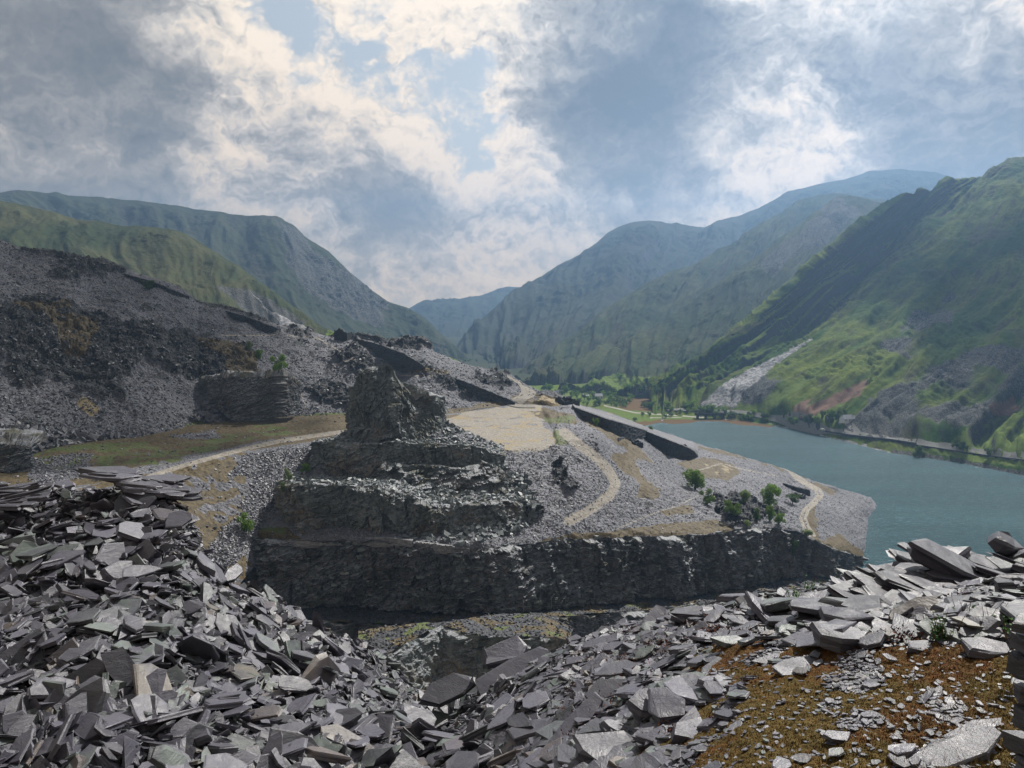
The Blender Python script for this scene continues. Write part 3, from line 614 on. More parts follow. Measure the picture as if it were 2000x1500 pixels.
ochre = .75 * paint(G, [[(865, 822), (905, 806), (960, 797), (1000, 792), (1060, 795), (1050, 820), (1095, 866), (1060, 876), (860, 884)]], jit=6) * sstep(-.5, -.1, perlin(G / 7)) + paint(G, [[(1370, 905), (1430, 908), (1440, 925), (1400, 928)], [(860, 840), (960, 835), (1060, 850), (1080, 872), (870, 882)], [(1120, 775), (1200, 795), (1300, 840), (1290, 845), (1180, 810)]], jit=8, fr=.1) * .62 * sstep(-.3, .3, perlin(G / 6))
dark = np.maximum(knobs, sstep(.35, .6, perlin(G / 12 + 77) * .7 + perlin(G / 4) * .4) * .8 * (1 - plateau))
link('ground', grid_mesh('quarry_floor', G, MAT['tip_r'], {'m1': rgb(np.maximum(np.maximum(sand * .8, trk), pathe), np.maximum(brown * (1 - sand), brown * (trk < .2) * 0), green, G), 'm2': rgb(dark * (1 - brown), ochre, None, G)}), kind='structure'); keep(G, step=2); GC3 = G

# ---- rock face builder: vertical-ish sheets with stepped blocks, part of the ground
def rock_face(name, top, bot, nu, nv, mat, amp=2.2, over=.6, seed=0.0, sizes=((10, 10, 9), (4.5, 4.5, 28), (7, 3, 1.3), (1.5, 1.5, .9)), amps=(.9, 1.0, .55, .5), kind='structure', back=None, **props):
    G, _ = loft([top, bot], nu, [nv], back, 2, 0)
    N = face_cam(normals(G), G); N[..., 2] *= .3; N /= np.linalg.norm(N, axis=-1, keepdims=True)
    N = smooth_axis(N, 8, 1)
    v = np.linspace(0, 1, G.shape[0])[:, None]
    d = amp * blocky(G, sizes, amps, .16, seed) + amp * 2.3 * fbm(G / np.array([20, 20, 34]) + seed, 4) + .35 * ridged(G / 2, 3)
    lip = sstep(0, .06, v)
    G2 = G + N * (d * lip + over)[..., None]
    G2[..., 2] += 1.6 * fbm(G / 6 + seed, 4) * (1 - lip)
    o = link(name, grid_mesh(name, G2, mat, {}, smooth=False), kind=kind, **props) if kind else link(name, grid_mesh(name, G2, mat, {}, smooth=False), **props)
    keep(G2, step=2)
    return o, G2
face_top = [(430, 1075, 224), (470, 1046, 236)] + c3d[1:]
face_bot = [(425, 1230, 205), (470, 1200, 222)] + [(x + dx, y2, Y - 4) for (x, y, Y), y2, dx in zip(c3d[1:], [1180, 1188, 1192, 1196, 1196, 1190, 1182, 1176, 1170, 1164, 1156, 1140, 1132, 1128, 1124, 1125], [0] * 16)]
_, GF1 = rock_face('cliff', [(x, y - 1, Y + .5) for x, y, Y in face_top], face_bot, 1000, 150, MAT['rock'], amp=2.6, seed=1.0, category='quarry face', label='long dark slate quarry face stepping down to the pit below the stone pinnacle')
bpy.data.objects['cliff']['kind'] = 'thing'
# bench below it, with the fence
bn = [(425, 1290, 180), (470, 1260, 195)] + [(x, y2 + 22 + (8 if x < 1000 else 0), Y - 16) for (x, y, Y), y2 in zip(c3d[1:], [1180, 1188, 1192, 1196, 1196, 1190, 1182, 1176, 1170, 1164, 1156, 1140, 1132, 1128, 1124, 1125])]
bf = [(x, y - 3, Y + 4) for x, y, Y in face_bot]
G, _ = loft([bf, bn], 500, [40], None, 3, 0); G[..., 2] += 1.0 * fbm(G / 9, 4) + .3 * ridged(G / 2, 3)
link('ground', grid_mesh('bench', G, MAT['tip_shaded'], {'m1': rgb(None, sstep(.0, .4, perlin(G / 8)), sstep(.45, .7, perlin(G / 6 + 9)), G), 'm2': rgb(sstep(.1, .4, perlin(G / 5 + 30)), None, None, G)}), kind='structure'); keep(G); GBN = G
bl = [(x, y + 130, Y - 7) for x, y, Y in bn]
rock_face('cliff', [(x, y - 1, Y + .4) for x, y, Y in bn], bl, 600, 90, MAT['rock'], amp=2.0, seed=4.0, category='quarry face', label='lower dark quarry face under the fenced ledge, between the two foreground slate piles')
[o for o in bpy.data.objects if o.name.startswith('cliff')][-1]['kind'] = 'thing'
# nearer promontory on that ledge
PT_ROW = 0
pt_ = [(700, 1235, 172), (760, 1222, 178), (870, 1215, 184), (950, 1203, 192), (1010, 1200, 195), (1060, 1196, 198), (1120, 1230, 190)]
pn_ = [(700, 1290, 160), (760, 1275, 164), (862, 1218, 178), (900, 1235, 174), (960, 1246, 172), (1040, 1240, 174), (1110, 1250, 172)]
pb_ = [(700, 1420, 150), (760, 1420, 152), (850, 1360, 170), (900, 1370, 168), (960, 1370, 168), (1040, 1370, 168), (1110, 1370, 166)]
G, _ = loft([pt_, pn_], 160, [40], None, 3, 0); G[..., 2] += .8 * fbm(G / 7, 4) + .25 * ridged(G / 1.5, 3)
link('ground', grid_mesh('ledge', G, MAT['tip_shaded'], {'m1': rgb(None, sstep(.0, .3, perlin(G / 6)), sstep(.2, .5, perlin(G / 5 + 9)), G), 'm2': rgb(None, None, None, G)}), kind='structure'); keep(G); GLD = G
_, GF3 = rock_face('cliff', pn_, pb_, 260, 130, MAT['rock_t'], amp=1.6, seed=7.0, category='rock promontory', label='mossy topped rock promontory in the pit, right above the dip between the foreground piles')
[o for o in bpy.data.objects if o.name.startswith('cliff')][-1]['kind'] = 'thing'
# pit floor
flat('ground', -220, 420, 60, 260, 8.0, MAT['tip'], 30)

# ---- flat fronted crag at the left of the terrace, small one at the far left
rock_face('crag', [(395, 742, 372), (430, 738, 366), (462, 735, 360), (500, 736, 356), (545, 735, 356), (562, 738, 364), (575, 748, 372)],
          [(455, 822, 350), (462, 822, 350), (470, 822, 347), (500, 822, 345), (545, 815, 347), (562, 812, 356), (572, 800, 366)], 260, 110, MAT['rock'], amp=1.3, seed=11.0, over=2.0, back=(12, 1, 6), category='rock face', label='flat fronted slate crag with a round green tree on top')
rock_face('crag', [(-200, 878, 250), (-40, 868, 250), (0, 866, 250), (30, 868, 250), (62, 872, 250), (70, 880, 256)], [(-200, 990, 243), (-40, 960, 243), (0, 950, 243), (30, 945, 244), (62, 935, 246), (70, 925, 254)], 200, 70, MAT['rock'], amp=1.6, seed=13.0, back=(16, -2, 6), category='rock face', label='dark block of rock at the far left edge below the tip')
for o in bpy.data.objects:
    if o.name.startswith('crag'): o['kind'] = 'thing'
print('terrain', time.time() - T0)

# ============================================================ SIGHT LINES ONTO THE LAND
def build_bvh(parts):
    vs, fs, n = [], [], 0
    for v_, f_ in parts:
        vs.append(v_); fs.append(f_ + n); n += len(v_)
    vs = np.concatenate(vs); fs = np.concatenate(fs)
    return BVHTree.FromPolygons(vs.tolist(), fs.tolist(), all_triangles=False)
BV = build_bvh(LAND)
def hit(px, py):
    d = P(px, py, 1000.0) - np.array([0, 0, H]); d = d / np.linalg.norm(d)
    r = BV.ray_cast(Vector((0, 0, H)), Vector(d.tolist()), 20000)
    if r[0] is None: return None
    return np.array(r[0])
def ground_z(x, y):
    r = BV.ray_cast(Vector((x, y, 900)), Vector((0, 0, -1)), 2000)
    return r[0].z if r[0] else 0.0

# ============================================================ THE ROCK PINNACLE
def ring_mass(loop, zbot, nu, nv, ncap, amp, seed, sizes=((8, 8, 9), (4.2, 4.2, 25), (4.5, 2.6, 1.2), (1.2, 1.2, .9)), amps=(.8, 1.1, .45, .5), capn=.9):
    """closed loop of (px_top, py_top, Y_top, px_bottom, Y_bottom): battered rock mass with a rough top"""
    L = np.array(loop, float)
    top = P(L[:, 0], L[:, 1], L[:, 2]); bot = P(L[:, 3], 900 + 0 * L[:, 0], L[:, 4]); bot[:, 2] = zbot
    top = np.concatenate([top, top[:1]]); bot = np.concatenate([bot, bot[:1]])
    s = np.concatenate([[0], np.cumsum(np.linalg.norm(np.diff(top[:, :2], axis=0), axis=1) + np.linalg.norm(np.diff(bot[:, :2], axis=0), axis=1))]); s /= s[-1]
    u = np.linspace(0, 1, nu + 1)[:-1]
    it = np.stack([np.interp(u, s, top[:, k]) for k in range(3)], -1); ib = np.stack([np.interp(u, s, bot[:, k]) for k in range(3)], -1)
    t = np.linspace(0, 1, nv)[:, None, None]
    Wl = it[None] * (1 - t) + ib[None] * t
    cen = it.mean(0)
    tc_ = np.linspace(1, 0, ncap + 1)[:-1][:, None, None]
    cap = it[None] * (1 - tc_) + cen[None, None] * tc_
    cap[..., 2] += 0
    G = np.concatenate([cap, Wl], 0)
    out = Wl - np.array([Wl[..., 0].mean(), Wl[..., 1].mean(), 0]); 
    nn = normals(Wl, True); nn[..., 2] = 0; nn /= np.maximum(np.linalg.norm(nn, axis=-1, keepdims=True), 1e-6)
    if np.sum(nn[..., :2] * out[..., :2]) < 0: nn = -nn
    d = amp * blocky(Wl, sizes, amps, .14, seed) + amp * 1.1 * fbm(Wl / np.array([14, 14, 24]) + seed, 4) + .3 * ridged(Wl / 1.8, 3)
    vv = np.linspace(0, 1, nv)[:, None]
    lip = sstep(0, .05, vv)
    G[ncap:] += nn * (d * lip)[..., None]
    cz = (capn * (blocky(cap, sizes, (1.0, .8, .5, .4), .1, seed + 4) + 1.2 * fbm(cap / 7 + seed, 4)))
    G[:ncap, :, 2] += cz * (.4 + .6 * sstep(0, .3, 1 - tc_[..., 0] * 0 - (1 - tc_[..., 0])))
    G[ncap:, :, 2] += (1 - sstep(0, .12, vv)) * cz[-1][None] 
    return G

pin = empty('rock_pinnacle', (-30, 262, 55), category='rock pinnacle', label='tall stepped pinnacle of dark slate left standing in the middle of the quarry')
def pin_part(name, G, mat):
    G = G - np.array([-30, 262, 55]); me = grid_mesh(name, G, mat, {}, smooth=False, wrap=True); return link(name, me, pin)
A = ring_mass([(556, 948, 246, 542, 243), (600, 940, 242, 590, 240), (660, 950, 240, 655, 237), (740, 948, 239, 738, 234), (800, 965, 239, 800, 232), (860, 990, 238, 870, 231), (930, 985, 240, 950, 233), (990, 975, 244, 1010, 237), (1035, 985, 252, 1060, 245),
               (1050, 960, 270, 1075, 268), (985, 930, 285, 985, 285), (900, 905, 290, 900, 290), (740, 905, 292, 740, 294), (620, 908, 285, 615, 287), (560, 925, 272, 552, 274)], 46, 900, 130, 50, 2.3, 2.0)
Bt = ring_mass([(606, 868, 277, 598, 275), (650, 862, 271, 645, 266), (720, 866, 268, 715, 262), (800, 864, 266, 800, 260), (870, 866, 266, 880, 261), (940, 872, 268, 950, 264), (984, 884, 273, 992, 271),
                (985, 872, 288, 990, 290), (930, 850, 300, 930, 300), (800, 842, 306, 800, 306), (700, 848, 304, 700, 304), (620, 858, 292, 612, 292)], 60, 820, 80, 50, 1.9, 5.0)
Cp = ring_mass([(702, 724, 288, 680, 281), (718, 716, 286, 702, 276), (752, 715, 285, 738, 272), (768, 722, 284, 770, 270), (776, 740, 284, 790, 269), (796, 762, 285, 815, 270), (812, 782, 286, 838, 274), (822, 774, 287, 850, 278), (840, 766, 288, 862, 281), (856, 772, 291, 868, 287),
                (854, 776, 299, 868, 302), (812, 784, 300, 820, 306), (778, 742, 300, 790, 306), (738, 720, 299, 738, 305), (706, 724, 295, 684, 298)], 77, 760, 170, 36, 2.1, 8.0, sizes=((7, 7, 14), (3.4, 3.4, 25), (2.2, 2.2, 3), (1.0, 1.0, 1.4)))
Ct = ring_mass([(690, 838, 286, 640, 276), (760, 846, 280, 740, 268), (840, 838, 280, 840, 268), (890, 842, 284, 925, 272), (900, 838, 294, 970, 290), (850, 815, 298, 900, 304), (740, 830, 300, 740, 306), (690, 836, 296, 640, 296)], 76, 500, 60, 30, .8, 12.0)
Dm = ring_mass([(748, 905, 262, 738, 236), (820, 908, 260, 800, 230), (900, 914, 260, 880, 229), (960, 905, 264, 985, 234), (1000, 930, 268, 1062, 246), (1010, 930, 280, 1085, 262), (940, 880, 285, 940, 285), (760, 885, 285, 760, 285)], 44, 760, 170, 20, 2.6, 15.0, sizes=((9, 9, 5), (4, 4, 2.6), (5, 3, 1.3), (1.3, 1.3, .7)), amps=(1.2, 1.0, .8, .5))
pin_part('broken_flank', Dm, MAT['rock_t']); pin_part('lower_buttress', A, MAT['rock_t']); pin_part('upper_buttress', Bt, MAT['rock_t']); pin_part('spire', Cp, MAT['rock_t']); pin_part('rubble_mound', Ct, MAT['tip_r'])
PIN = [A, Bt, Cp, Ct, Dm]
for g_ in PIN: LAND.append((g_[::2, ::2].reshape(-1, 3), grid_faces(*g_[::2, ::2].shape[:2])))
BV = build_bvh(LAND)
print('pinnacle', time.time() - T0)

# ============================================================ SLATE PIECES
def frames(nrm, yaw):
    n = nrm / np.linalg.norm(nrm, axis=1, keepdims=True)
    a = np.stack([np.cos(yaw), np.sin(yaw), 0 * yaw], -1)
    x = a - n * np.sum(a * n, 1, keepdims=True); x /= np.linalg.norm(x, axis=1, keepdims=True)
    y = np.cross(n, x); return x, y, n

def slab_arrays(C, nrm, yaw, size, thick, asp, n, g, fine=True):
    """M slabs as rings of n points; returns verts (M,rings*n,3)"""
    Mn = len(C)
    ang = (np.arange(n)[None] + g.uniform(-.36, .36, (Mn, n))) * 2 * np.pi / n + g.uniform(0, 6.28, (Mn, 1))
    rad = g.uniform(.68, 1.12, (Mn, n))
    ux = np.cos(ang) * rad; uy = np.sin(ang) * rad * asp[:, None]
    sh = g.uniform(-.35, .35, (Mn, 1)); ux = ux + uy * sh
    x, y, nn = frames(nrm, yaw)
    rings = [(.86, -.5), (1.0, -.34), (.97, .0), (1.01, .34), (.95, .5)] if fine else [(.95, -.5), (1.0, .5)]
    V = []
    bev = g.uniform(-.25, .25, (Mn, n)) ; 
    for k, (s, h) in enumerate(rings):
        sj = s * (1 + g.uniform(-.055, .055, (Mn, n)) * (1 if fine else .3) + bev * h)
        px_ = ux * sj * size[:, None] * .5; py_ = uy * sj * size[:, None] * .5
        hh = (h + g.uniform(-.13, .13, (Mn, n)) * (1 if abs(h) > .4 else .6)) * thick[:, None]
        V.append(C[:, None, :] + x[:, None] * px_[..., None] + y[:, None] * py_[..., None] + nn[:, None] * hh[..., None])
    V = np.stack(V, 1)                                    # M, rings, n, 3
    return V

def slab_faces(rings, n):
    f = []; lt = []
    for r in range(rings - 1):
        for i in range(n):
            f += [r * n + i, r * n + (i + 1) % n, (r + 1) * n + (i + 1) % n, (r + 1) * n + i]; lt.append(4)
    f += [(rings - 1) * n + i for i in range(n)]; lt.append(n)
    f += [n - 1 - i for i in range(n)]; lt.append(n)
    return np.array(f), np.array(lt)

def slabs(C, nrm, yaw, size, thick, asp, seed, fine=True, ns=(5, 6, 7, 8)):
    g = np.random.default_rng(seed); Mn = len(C); pick = g.integers(0, len(ns), Mn)
    VV, FF, LT, TT, off, per = [], [], [], [], 0, [None] * Mn
    for k, n in enumerate(ns):
        idx = np.nonzero(pick == k)[0]
        if not len(idx): continue
        V = slab_arrays(C[idx], nrm[idx], yaw[idx], size[idx], thick[idx], asp[idx], n, g, fine)
        R_ = V.shape[1]; f, lt = slab_faces(R_, n)
        t = g.random((len(idx), 3))
        for a, i in enumerate(idx): per[i] = (V[a].reshape(-1, 3), f, lt, t[a])
    return per

def join_slabs(per):
    VV, FF, LT, TT, o = [], [], [], [], 0
    for V, f, lt, t in per:
        VV.append(V); FF.append(f + o); LT.append(lt); TT.append(np.broadcast_to(t, (len(V), 3))); o += len(V)
    return np.concatenate(VV), np.concatenate(FF), np.concatenate(LT), np.concatenate(TT)

def sample_grid(G, count, g, wmask=None):
    nv, nu = G.shape[:2]
    px, py = proj(G)
    A_ = np.abs((px[1:, 1:] - px[:-1, :-1]) * (py[1:, :-1] - py[:-1, 1:]) - (py[1:, 1:] - py[:-1, :-1]) * (px[1:, :-1] - px[:-1, 1:])) * .5
    A_ = np.minimum(A_, np.percentile(A_, 99))
    inn = (px[1:, 1:] > -60) & (px[1:, 1:] < 2060) & (py[1:, 1:] < 1600)
    A_ = A_ * inn
    if wmask is not None: A_ = A_ * wmask[1:, 1:]
    p = A_.ravel() / A_.sum(); c = g.choice(len(p), count, p=p); i, j = np.divmod(c, nu - 1)
    a = g.random(count)[:, None]; b = g.random(count)[:, None]
    pos = (G[i, j] * (1 - a) + G[i + 1, j] * a) * (1 - b) + (G[i, j + 1] * (1 - a) + G[i + 1, j + 1] * a) * b
    N = normals(G); N = N * np.sign(N[..., 2:3] + 1e-9)
    return pos, N[i, j], i, j

def rubble(name, G, count, smin, smax, mat, seed, wmask=None, tilt=.5, label='', lift=.12, power=2.5, category='slate blocks', extra=None):
    g = np.random.default_rng(seed)
    pos, N, i, j = sample_grid(G, count, g, wmask)
    s = smin + (smax - smin) * g.random(count) ** power
    if extra is not None: s = s * extra[i, j]
    N = N + g.normal(size=(count, 3)) * tilt; N[:, 2] = np.abs(N[:, 2]) + .1
    per = slabs(pos + np.array([0, 0, 1]) * (s * lift)[:, None], N, g.uniform(0, 6.28, count), s, s * g.uniform(.15, .55, count), g.uniform(.45, .95, count), seed + 1, False, (4, 5))
    V, f, lt, t = join_slabs(per)
    return link(name, new_mesh(name, V, f, lt, mat, {'tintc': t}), kind='stuff', label=label, category=category)

def mat_rub(name, a, b):
    m = M(name); t = m.sep(m.attr('tintc', 'Color')); n = m.noise(1.5, 5, .7)
    col = m.mix(t[0], c4(*a), c4(*b)); col = m.mix(m.rng(n, .35, .7, 0, .5), col, c4(a[0] * .8, a[1] * .8, a[2] * .8))
    return m.fin(col, .5, m.bump(n, .4, .3), .5)
MR1 = mat_rub('rubble_grey', (.06, .06, .068), (.20, .20, .225)); MR2 = mat_rub('rubble_pale', (.12, .12, .135), (.27, .27, .30)); MR3 = mat_rub('rubble_blue', (.06, .07, .075), (.30, .33, .33)); MR4 = mat_rub('rubble_dark', (.022, .024, .028), (.13, .135, .14)); MR5 = mat_rub('rubble_pit_shaded', (.015, .017, .02), (.07, .075, .08))  # pit rubble is coloured darker to stand for the shade there
wm = (1 - .7 * c1m['m1'][..., 1]) * (1 - .6 * rockm2)
rubble('slate_rubble', GC1, 24000, .45, 1.6, MR1, 11, wm, label='loose grey slate waste covering the big left tip')
rubble('slate_rubble', GC1, 3600, .6, 2.6, MR4, 12, rockm2 + .02, .35, label='dark broken blocks on the bare outcrops of the left tip')
px, py = proj(GC1)
rubble('slate_rubble', GC1, 650, 1.6, 5.0, MR1, 13, in_poly(px, py, [(370, 820), (400, 780), (440, 800), (470, 812), (470, 826), (420, 830)]) + in_poly(px, py, [(0, 830), (170, 850), (240, 856), (220, 880), (0, 890)]) * .6 + 1e-9, .5, label='big fallen blocks at the foot of the left tip')
def at_m(G): return None
px, py = proj(GC3)
flatm = in_poly(px, py, [(865, 822), (905, 806), (960, 797), (1000, 792), (1010, 780), (1040, 785), (1060, 795), (1060, 805), (1085, 850), (1095, 866), (1060, 876), (860, 884)])
wm = (1 - flatm) * (1 - .85 * brown) * (1 - .8 * np.maximum(trk, pathm))
rubble('slate_rubble', GC3, 26000, .25, .95, MR2, 21, wm, label='pale slate scree over the quarry floor right of the pinnacle')
rubble('slate_rubble', GC3, 1500, 1.0, 3.4, MR3, 22, (in_poly(px, py, [(880, 900), (1030, 930), (1060, 1010), (1000, 1050), (900, 1065), (780, 1055)]) + .0) + 1e-9, label='bluish blocks fallen at the right foot of the pinnacle')
px, py = proj(GC2)
wm = paint(GC2, [[(480, 885), (600, 868), (650, 900), (560, 1000), (470, 1090), (420, 1120), (400, 1080), (460, 1010), (500, 940), (440, 930)], [(330, 850), (420, 838), (430, 850), (340, 862)], [(60, 895), (180, 885), (160, 930), (60, 960)]], jit=12, fr=.08) + .04
rubble('slate_rubble', GC2, 11000, .3, 1.3, MR2, 31, wm, label='loose slate on the slope left of the pinnacle')
rubble('slate_rubble', Bt[:50], 2200, .6, 2.0, MR3, 41, None, label='broken slate lying on the shoulder below the spire', tilt=.4)
rubble('slate_rubble', A[:50], 3600, .6, 2.3, MR3, 42, None, label='broken slate on the lowest shelf of the pinnacle', tilt=.4)
rubble('slate_rubble', Ct, 2600, .6, 2.2, MR3, 43, None, label='rubble mound around the foot of the spire', tilt=.5)
def ledges(G, count, smin, smax, mat, seed, label, thr=.0):
    g = np.random.default_rng(seed); pos, N, i, j = sample_grid(G, count * 3, g, None)
    k = (perlin(pos / np.array([11, 11, 3.0]) + seed) + .6 * perlin(pos / np.array([3, 3, 1.2]) + seed) > thr); k = k & (np.abs(N[:, 2]) < .75); pos = pos[k][:count]; n = len(pos)
    s = smin + (smax - smin) * g.random(n) ** 2.2
    up = g.normal(size=(n, 3)) * .13 + np.array([.05, .10, 1.0])
    pos = pos + np.array([0, .15, 0]) * s[:, None]
    per = slabs(pos, up, g.normal(size=n) * .5, s, s * g.uniform(.10, .3, n), g.uniform(.4, .8, n), seed + 1, False, (4, 5, 6)); V, f, lt, t = join_slabs(per)
    link('rock_ledges', new_mesh('rock_ledges', V, f, lt, mat, {'tintc': t}), kind='stuff', category='rock ledges', label=label)
ledges(GF1, 1500, .6, 4.2, MR3, 61, 'thin lit ledges jutting from the main quarry face', .05)
ledges(GF3, 300, .4, 2.2, MR3, 62, 'thin ledges on the promontory face', .1)
for q_, (G_, n_) in enumerate(((A[50:], 420), (Bt[50:], 200), (Cp[36:], 120))): ledges(G_, n_, .5, 3.0, MR3, 63 + q_, ['thin ledges on the lower buttress', 'thin ledges on the upper buttress', 'thin ledges on the spire'][q_], .05)
ledges(Dm[20:], 1500, .4, 3.2, MR3, 71, 'tilted lit ledges on the broken right flank of the pinnacle', -.05)
rubble('slate_rubble', GLD, 1500, .2, .9, MR5, 51, None, label='broken slate on the rock promontory in the pit')
rubble('slate_rubble', GBN, 5000, .2, 1.1, MR5, 52, None, label='broken slate on the fenced ledge below the quarry face')
print('rubble', time.time() - T0)

# ============================================================ RETAINING WALLS, RUINS, TRACKS
def resample(pts, n):
    p = np.array(pts, float); s = np.concatenate([[0], np.cumsum(np.hypot(np.diff(p[:, 0]), np.diff(p[:, 1])) + 1e-6)])
    t = np.linspace(0, s[-1], n); return np.stack([np.interp(t, s, p[:, k]) for k in range(p.shape[1])], -1)

def stone_wall(top, bot, mat, thick=2.5, n=60, name='retaining_wall', parent=None, cap=None, Yfix=None, **props):
    """top and bottom lines given by photo points; stands where the bottom line meets the land"""
    t = resample(top, n); b = resample(bot, n)
    Yb = []
    for x, y in b:
        h_ = hit(x, y); Yb.append(h_[1] if h_ is not None else np.nan)
    Yb = np.array(Yb); ok = ~np.isnan(Yb); Yb = np.interp(np.arange(n), np.arange(n)[ok], Yb[ok])
    if Yfix: Yb = np.interp(np.arange(n), [0, n - 1], Yfix)
    else:
        c = np.polyfit(np.arange(n), Yb, 2); Yb = np.polyval(c, np.arange(n)) - .6
    Bp = P(b[:, 0], b[:, 1] + 3, Yb); Tp = P(t[:, 0], t[:, 1], Yb + .4); Bp[:, 2] -= 1.0
    rows = [Bp * (1 - k / 8) + Tp * (k / 8) for k in range(9)]
    Bk = Tp + np.array([0, thick, 0]); Bk2 = Bp + np.array([0, thick, -1])
    G = np.stack(rows + [Bk, Bk2], 0)
    G[:9] += (np.random.default_rng(1).normal(size=G[:9].shape) * .12)
    return link(name, grid_mesh(name, G, mat, {}, smooth=False), parent, **props), Tp
W = MAT['wall']
w3 = empty('incline_wall', (60, 440, 60), category='retaining wall', label='long dark stone retaining wall of the incline running down towards the lake')
def shift(o, r):
    o.location = -r.location
for tp, bt_, nm in [([(1119, 790), (1124, 796), (1190, 820), (1257, 840), (1264, 843)], [(1119, 800), (1157, 827), (1190, 844), (1217, 857), (1264, 857)], 'upper_wall'),
                    ([(1264, 843), (1300, 857), (1345, 875), (1356, 882), (1364, 892)], [(1264, 860), (1285, 878), (1312, 894), (1340, 896), (1366, 897)], 'lower_wall')]:
    o, T_ = stone_wall(tp, bt_, W, 3, 60, nm, w3); shift(o, w3)
    fa = np.array(c3a); tx, ty = proj(T_); TF = P(tx, np.interp(tx, fa[:, 0], fa[:, 1]) - .5, np.interp(tx, fa[:, 0], fa[:, 2]))
    rb = np.stack([T_ + np.array([-.25, -.25, .1])] + [T_ * (1 - q) + TF * q + np.array([0, 0, .1]) for q in (0, .25, .5, .75, 1)] + [TF + np.array([3, 6, -6])], 0)
    ro = link('ramp', grid_mesh('ramp', rb, MAT['tip_r'], {'m1': rgb(None, None, None, rb), 'm2': rgb(None, np.full(rb.shape[:2], .35), None, rb)}), w3); shift(ro, w3)
o, _ = stone_wall([(1336, 868), (1340, 868), (1343, 872)], [(1334, 895), (1340, 895.5), (1345, 896)], mat_plain('shade_gap', (.004, .004, .004), 1.0), .8, 5, 'doorway_shade', w3); shift(o, w3)  # near-black panel standing in for the shade inside an opening
o, _ = stone_wall([(1208, 856), (1230, 852), (1264, 853)], [(1208, 860), (1230, 857), (1264, 858)], W, 2, 30, 'landing_wall', w3); shift(o, w3)
stone_wall([(694, 661), (735, 671), (790, 691), (826, 713), (830, 720)], [(694, 664), (716, 682), (746, 702), (776, 722), (830, 722)], W, category='retaining wall', label='dark triangular retaining wall under the ruin on the left skyline')
stone_wall([(876, 734), (905, 744), (940, 758), (1006, 785)], [(876, 738), (905, 757), (935, 780), (1006, 791)], W, category='retaining wall', label='dark sloping stone wall beside the head of the gravel road')
stone_wall([(438, 606), (480, 618), (546, 643)], [(438, 609), (490, 638), (546, 650)], W, category='retaining wall', label='dark stone wall high on the left tip near its crest')
stone_wall([(238, 533), (300, 551), (366, 578)], [(238, 537), (300, 561), (366, 583)], W, category='retaining wall', label='thin stone wall with a bush in front, near the top of the left tip')
stone_wall([(1533, 945), (1560, 953), (1583, 958)], [(1533, 949), (1560, 961), (1583, 969)], W, thick=3, category='retaining wall', label='short stone wall beside the lakeside gravel track')
pw = mat_plain('pale_coping', (.30, .30, .31), .7, (.18, .18, .19), 1.0)
stone_wall([(536, 1056), (620, 1053), (700, 1050), (760, 1051), (806, 1055)], [(536, 1060), (620, 1057), (700, 1055), (760, 1056), (806, 1059)], pw, thick=1, name='dry_stone_wall', category='dry stone wall', label='low pale dry stone wall along the pit edge below the pinnacle')
stone_wall([(812, 1058), (860, 1064), (918, 1071)], [(812, 1062), (860, 1068), (918, 1075)], pw, thick=1, name='dry_stone_wall', category='dry stone wall', label='shorter pale dry stone wall right of the longer one on the pit edge')

def ruin(px, py, w, h, d, rz, label, gable=True):
    p = hit(px, py); 
    r = empty('ruin', tuple(p), rz, category='ruined building', label=label)
    g = np.random.default_rng(int(px))
    def wallq(name, a, b, hs):
        n = len(hs); t = np.linspace(0, 1, n)[:, None]; base = np.array(a)[None] * (1 - t) + np.array(b)[None] * t
        nr = np.array([-(b[1] - a[1]), b[0] - a[0]]); nr = nr / np.linalg.norm(nr) * .35
        z = np.array(hs)[:, None]
        f0 = np.concatenate([base + nr, z * 0 - 1.5], 1); f1 = np.concatenate([base + nr, z], 1); b1 = np.concatenate([base - nr, z], 1); b0 = np.concatenate([base - nr, z * 0 - 1.5], 1)
        G = np.stack([f0, f1, b1, b0, f0], 0); link(name, grid_mesh(name, G, W, {}, smooth=False), r)
    rr = lambda n, lo, hi: list(g.uniform(lo, hi, n) * h)
    hw, hd = w / 2, d / 2
    wallq('front_wall', (-hw, -hd), (hw, -hd), rr(12, .35, .6)); wallq('back_wall', (-hw, hd), (hw, hd), rr(12, .5, .8))
    k = np.linspace(-1, 1, 13); ga = (list((.55 + .45 * (1 - np.abs(k))) * h + g.normal(size=13) * .05 * h)) if gable else rr(13, .4, .7)
    wallq('gable_wall', (-hw, -hd), (-hw, hd), ga); wallq('gable_wall', (hw, -hd), (hw, hd), rr(13, .3, .55))
    return r
ruin(672, 661, 9, 6.5, 8, 1.3, 'ruined stone winding house on the skyline above the triangular wall')
ruin(1108, 790, 10, 5, 8, .5, 'roofless dark stone winding house at the top of the incline')
ruin(1560, 972, 6, 3.2, 5, .9, 'small stone ruin above the little round tree by the lakeside track')
ruin(1243, 868, 5, 2.5, 4, .3, 'small tumbled stone hut on the landing beside the incline wall')

